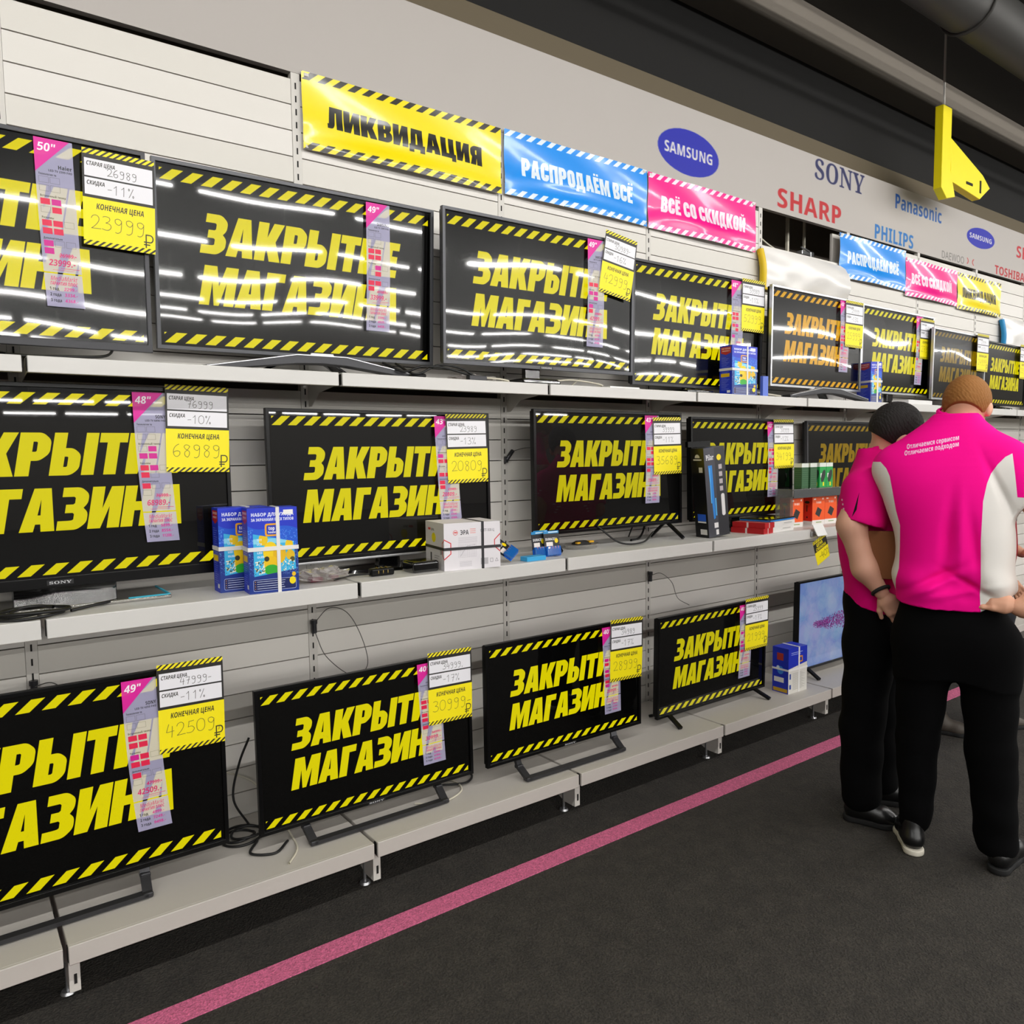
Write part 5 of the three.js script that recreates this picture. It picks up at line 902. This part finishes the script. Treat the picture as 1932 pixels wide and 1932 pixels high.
  person({
    label: 'ginger-haired man in a pink and white polo seen from behind, hand on hip', at: [3.235, 0, 1.695], turn: -1.166,
    head: [-0.01, 1.8, -0.13], forward: [0.15, -0.6, -0.78], up: [0.12, 0.78, -0.6], headScale: 1.0,
    flesh: [stack(torso.slice(1), -0.05), cone([-0.042, 1.68, -0.07], [-0.020, 1.78, -0.11], 0.06, 0.056), cone([0.116, 1.59, -0.03], [0.311, 1.29, 0.03], 0.052, 0.044), cone([0.311, 1.29, 0.03], [0.200, 1.04, 0.1], 0.043, 0.029), cone([0.200, 1.04, 0.1], [0.170, 1.045, 0.105], 0.028, 0.026), cone([-0.257, 1.56, -0.05], [-0.179, 1.38, -0.16], 0.05, 0.044), cone([-0.179, 1.38, -0.16], [-0.038, 1.24, -0.24], 0.042, 0.03), stack([[0.86, -0.162, 0.104, 0.08, 0], [0.95, -0.165, 0.092, 0.07, 0], [1.06, -0.169, 0.088, 0.07, 0]]), cone([-0.129, 0.84, 0], [-0.146, 0.46, 0], 0.08, 0.058), cone([-0.146, 0.46, 0], [-0.146, 0.1, 0.02], 0.055, 0.038), cone([0.091, 0.84, 0], [0.109, 0.46, 0.01], 0.08, 0.058), cone([0.109, 0.46, 0.01], [0.138, 0.1, 0.03], 0.055, 0.038)],
    hands: [{ field: handField([0.170, 1.045, 0.105], [-0.95, 0.2, 0.1], [0.1, 0.45, 0.9], 0.26, 1, 0.9), box: [[-0.080, 0.93, -0.05], [0.230, 1.16, 0.22]] }, { field: handField([-0.038, 1.24, -0.24], [0.8, -0.1, -0.5], [0, 1, 0], 0.5, 1), box: [[-0.118, 1.1, -0.44], [0.202, 1.34, -0.14]] }],
    lo: [-0.36, 0.06, -0.46], hi: [0.54, 1.8, 0.2], skin: skinTone(0xd9a184), hairMat: std(0x94612a, 0.8),
    shirt, shirtLo: [-0.36, 0.95, -0.34], shirtHi: [0.44, 1.82, 0.24], shirtUV: [-0.4, 0.55, 0.9, 1.85], shirtMat: cloth(tex), collar: { field: collarF, box: [[-0.12, 1.72, -0.22], [0.16, 1.84, 0.03]], mat: cloth(null, PINK) },
    trousers, trLo: [-0.34, 0.03, -0.22], trHi: [0.34, 1.12, 0.24], trMat: blackCloth,
    shoes: [[[-0.141, 0.1], [-0.206, -0.17], blackLeather, std(0xd9d3c4, 0.6), 0.95], [[0.138, 0.1], [0.228, -0.16], blackLeather, M.rubber, 0.95]],
  });
}
function sideMan(o) {      // figure turned to the right, arm bent
  const torso = [[0.92, -0.148, 0.081, 0.16, 0], [1.05, -0.152, 0.087, 0.165, 0], [1.15, -0.166, 0.094, 0.17, 0], [1.3, -0.181, 0.088, 0.18, 0], [1.42, -0.176, 0.078, 0.19, 0], [1.5, -0.152, 0.071, 0.18, 0], [1.55, -0.132, 0.059, 0.14, 0], [1.6, -0.108, 0.043, 0.085, 0], [1.64, -0.096, 0.03, 0.06, 0]];
  const tor = stack(torso), arm = cone([-0.079, 1.47, 0.15], [-0.07, 1.34, 0.2], 0.08, 0.082), armB = cone([-0.033, 1.47, -0.15], [-0.005, 1.3, -0.2], 0.075, 0.07);
  const fold = (x, y, z) => 0.004 * Math.sin(y * 22 + x * 18 + z * 8) * Math.exp(-(((y - 1.1) / 0.14) ** 2)) + 0.003 * Math.sin(x * 30 + y * 12);
  const shirt = (x, y, z) => { const f = fold(x, y, z), s = Math.max(smin(arm(x, y, z), armB(x, y, z), 0.01) + f * 0.6, 1.33 - y - (x - -0.056) * 0.3); const neck = Math.hypot(x - -0.04, z) - 0.052; return Math.max(smin(tor(x, y, z) + f, s, 0.045), 0.985 - y - (x - -0.15) * 0.28, y > 1.58 ? -neck : -1, y - 1.645); };
  const pel = stack([[0.66, -0.114, 0.079, 0.13, 0], [0.8, -0.136, 0.085, 0.16, 0], [0.95, -0.149, 0.08, 0.16, 0], [1.02, -0.147, 0.071, 0.155, 0]]);
  const legs = union([cone([-0.031, 0.8, 0.085], [-0.058, 0.43, 0.09], 0.105, 0.09), cone([-0.058, 0.43, 0.09], [-0.057, 0.12, 0.1], 0.09, 0.082), cone([-0.006, 0.8, -0.085], [0.002, 0.43, -0.1], 0.1, 0.085), cone([0.002, 0.43, -0.1], [0.023, 0.12, -0.12], 0.085, 0.075)], 0.02);
  const trousers = (x, y, z) => Math.max(smin(Math.max(pel(x, y, z), 0.74 - y), legs(x, y, z), 0.06) + 0.003 * Math.sin(y * 34 + x * 20), 0.045 - y);
  const collarF = (x, y, z) => { const a = Math.hypot(x - -0.04, z), yy = y - 1.628 - (x - -0.04) * 0.25; return Math.max(Math.abs(a - 0.06 + yy * 0.25) - 0.006, Math.abs(yy) - 0.02); };
  const tex = canvas(512, 512, (c, w, h) => { c.fillStyle = o.color; c.fillRect(0, 0, w, h); if (o.print) { c.fillStyle = '#141014'; c.beginPath(); c.moveTo(...o.print(-0.111, 1.36)); c.lineTo(...o.print(-0.086, 1.46)); c.lineTo(...o.print(-0.094, 1.39)); c.fill(); c.fillStyle = '#ecc8dc'; for (let i = 0; i < 9; i++) c.fillRect(...o.print(-0.176 + 0.004 * (i % 3) + (i > 4 ? 0 : 0.02), 1.43 - i * 0.018), 6, 5); } });
  return person({
    label: o.label, at: o.at, turn: o.turn, head: [0.044, 1.705, 0], forward: [0.7, -0.5, -0.5], up: [0.5, 0.85, 0], headScale: 1.05,
    flesh: [stack(torso, -0.022), cone([-0.04, 1.56, 0], [0.014, 1.66, 0], 0.056, 0.053), cone([-0.079, 1.47, 0.15], [-0.114, 1.32, 0.21], 0.056, 0.054), cone([-0.114, 1.32, 0.21], [-0.06, 1.14, 0.21], 0.054, 0.047), cone([-0.06, 1.14, 0.21], [0.011, 1.035, 0.2], 0.047, 0.029), cone([-0.033, 1.47, -0.15], [-0, 1.28, -0.21], 0.05, 0.044), cone([-0, 1.28, -0.21], [0.17, 1.16, -0.12], 0.042, 0.03), stack([[0.86, -0.109, 0.051, 0.12, 0], [0.98, -0.124, 0.058, 0.14, 0]]), cone([-0.031, 0.8, 0.085], [-0.058, 0.43, 0.09], 0.078, 0.058), cone([-0.058, 0.43, 0.09], [-0.057, 0.12, 0.1], 0.055, 0.04), cone([-0.006, 0.8, -0.085], [0.002, 0.43, -0.1], 0.078, 0.058), cone([0.002, 0.43, -0.1], [0.023, 0.12, -0.12], 0.055, 0.04)],
    hands: [{ field: handField([0.011, 1.035, 0.2], [0.6, -0.8, 0], [0, 0.1, 1], 0.35, 1, 0.95), box: [[-0.079, 0.84, 0.1], [0.181, 1.1, 0.3]] }, { field: handField([0.17, 1.16, -0.12], [0.7, 0.1, 0.7], [0, 1, 0], 0.4, 1), box: [[0.090, 1.04, -0.18], [0.370, 1.26, 0.12]] }],
    lo: [-0.3, 0.05, -0.28], hi: [0.32, 1.68, 0.3], skin: skinTone(o.skin), hairMat: std(o.hair, 0.8),
    shirt, shirtLo: [-0.3, 0.88, -0.32], shirtHi: [0.16, 1.68, 0.34], shirtUV: [-0.3, 0.2, 0.85, 1.7], shirtMat: cloth(tex), collar: { field: collarF, box: [[-0.15, 1.57, -0.1], [0.07, 1.69, 0.1]], mat: cloth(null, o.color) },
    trousers, trLo: [-0.26, 0.02, -0.26], trHi: [0.16, 1.05, 0.26], trMat: o.trMat, shoes: o.shoes,
  });
}
{
  const B = sideMan({ label: 'black-haired man in a pink polo with bent arm, half behind the ginger-haired man', at: [3.32, 0, 1.312], turn: -1.081, color: '#e4007c', skin: 0xd5a189, hair: 0x120d0b, trMat: blackCloth, print: (X, Y) => [(X + 0.3) / 0.5 * 512, (1.7 - Y) / 0.85 * 512], shoes: [[[-0.109, 0.1], [0.098, 0.12], blackLeather, M.rubber, 1], [[-0.007, -0.13], [0.203, -0.16], blackLeather, M.rubber, 1]] });
  part(B, 'wrist_watch', new THREE.TorusGeometry(0.034, 0.008, 8, 20).rotateX(1.2).rotateZ(0.55).scale(1, 1, 1.1).translate(0.003, 1.05, 0.202), M.rubber);
  const k = thing('cardboard_folder', 'brown cardboard folder tucked under the arm of the black-haired man', 'folder', [3.146, 1.1, 1.43], -1.081); part(k, 'cover', rbox(0.16, 0.2, 0.014, 0.003, 0, 0.1, 0, 1), std(0x7c4a26, 0.8)); part(k, 'sheets', box(0.15, 0.196, 0.006, 0.006, 0.1, 0), M.paper);
  const Cc = sideMan({ label: 'person in a dark red shirt standing mostly hidden behind the ginger-haired man', at: [4.8, 0, 1.2], turn: -YAW - 0.3, color: '#8c0c1c', skin: 0xb98468, hair: 0x2a1c14, trMat: std(0x15171e, 0.9), shoes: [[[-0.36, 0.06], [-0.14, 0.12], std(0x4c453e, 0.6), M.rubber, 1], [[-0.02, -0.13], [0.24, -0.16], std(0x4c453e, 0.6), M.rubber, 1]] });
  Cc.scale.setScalar(0.89);
}
shade(scene);
renderer.render(scene, camera);
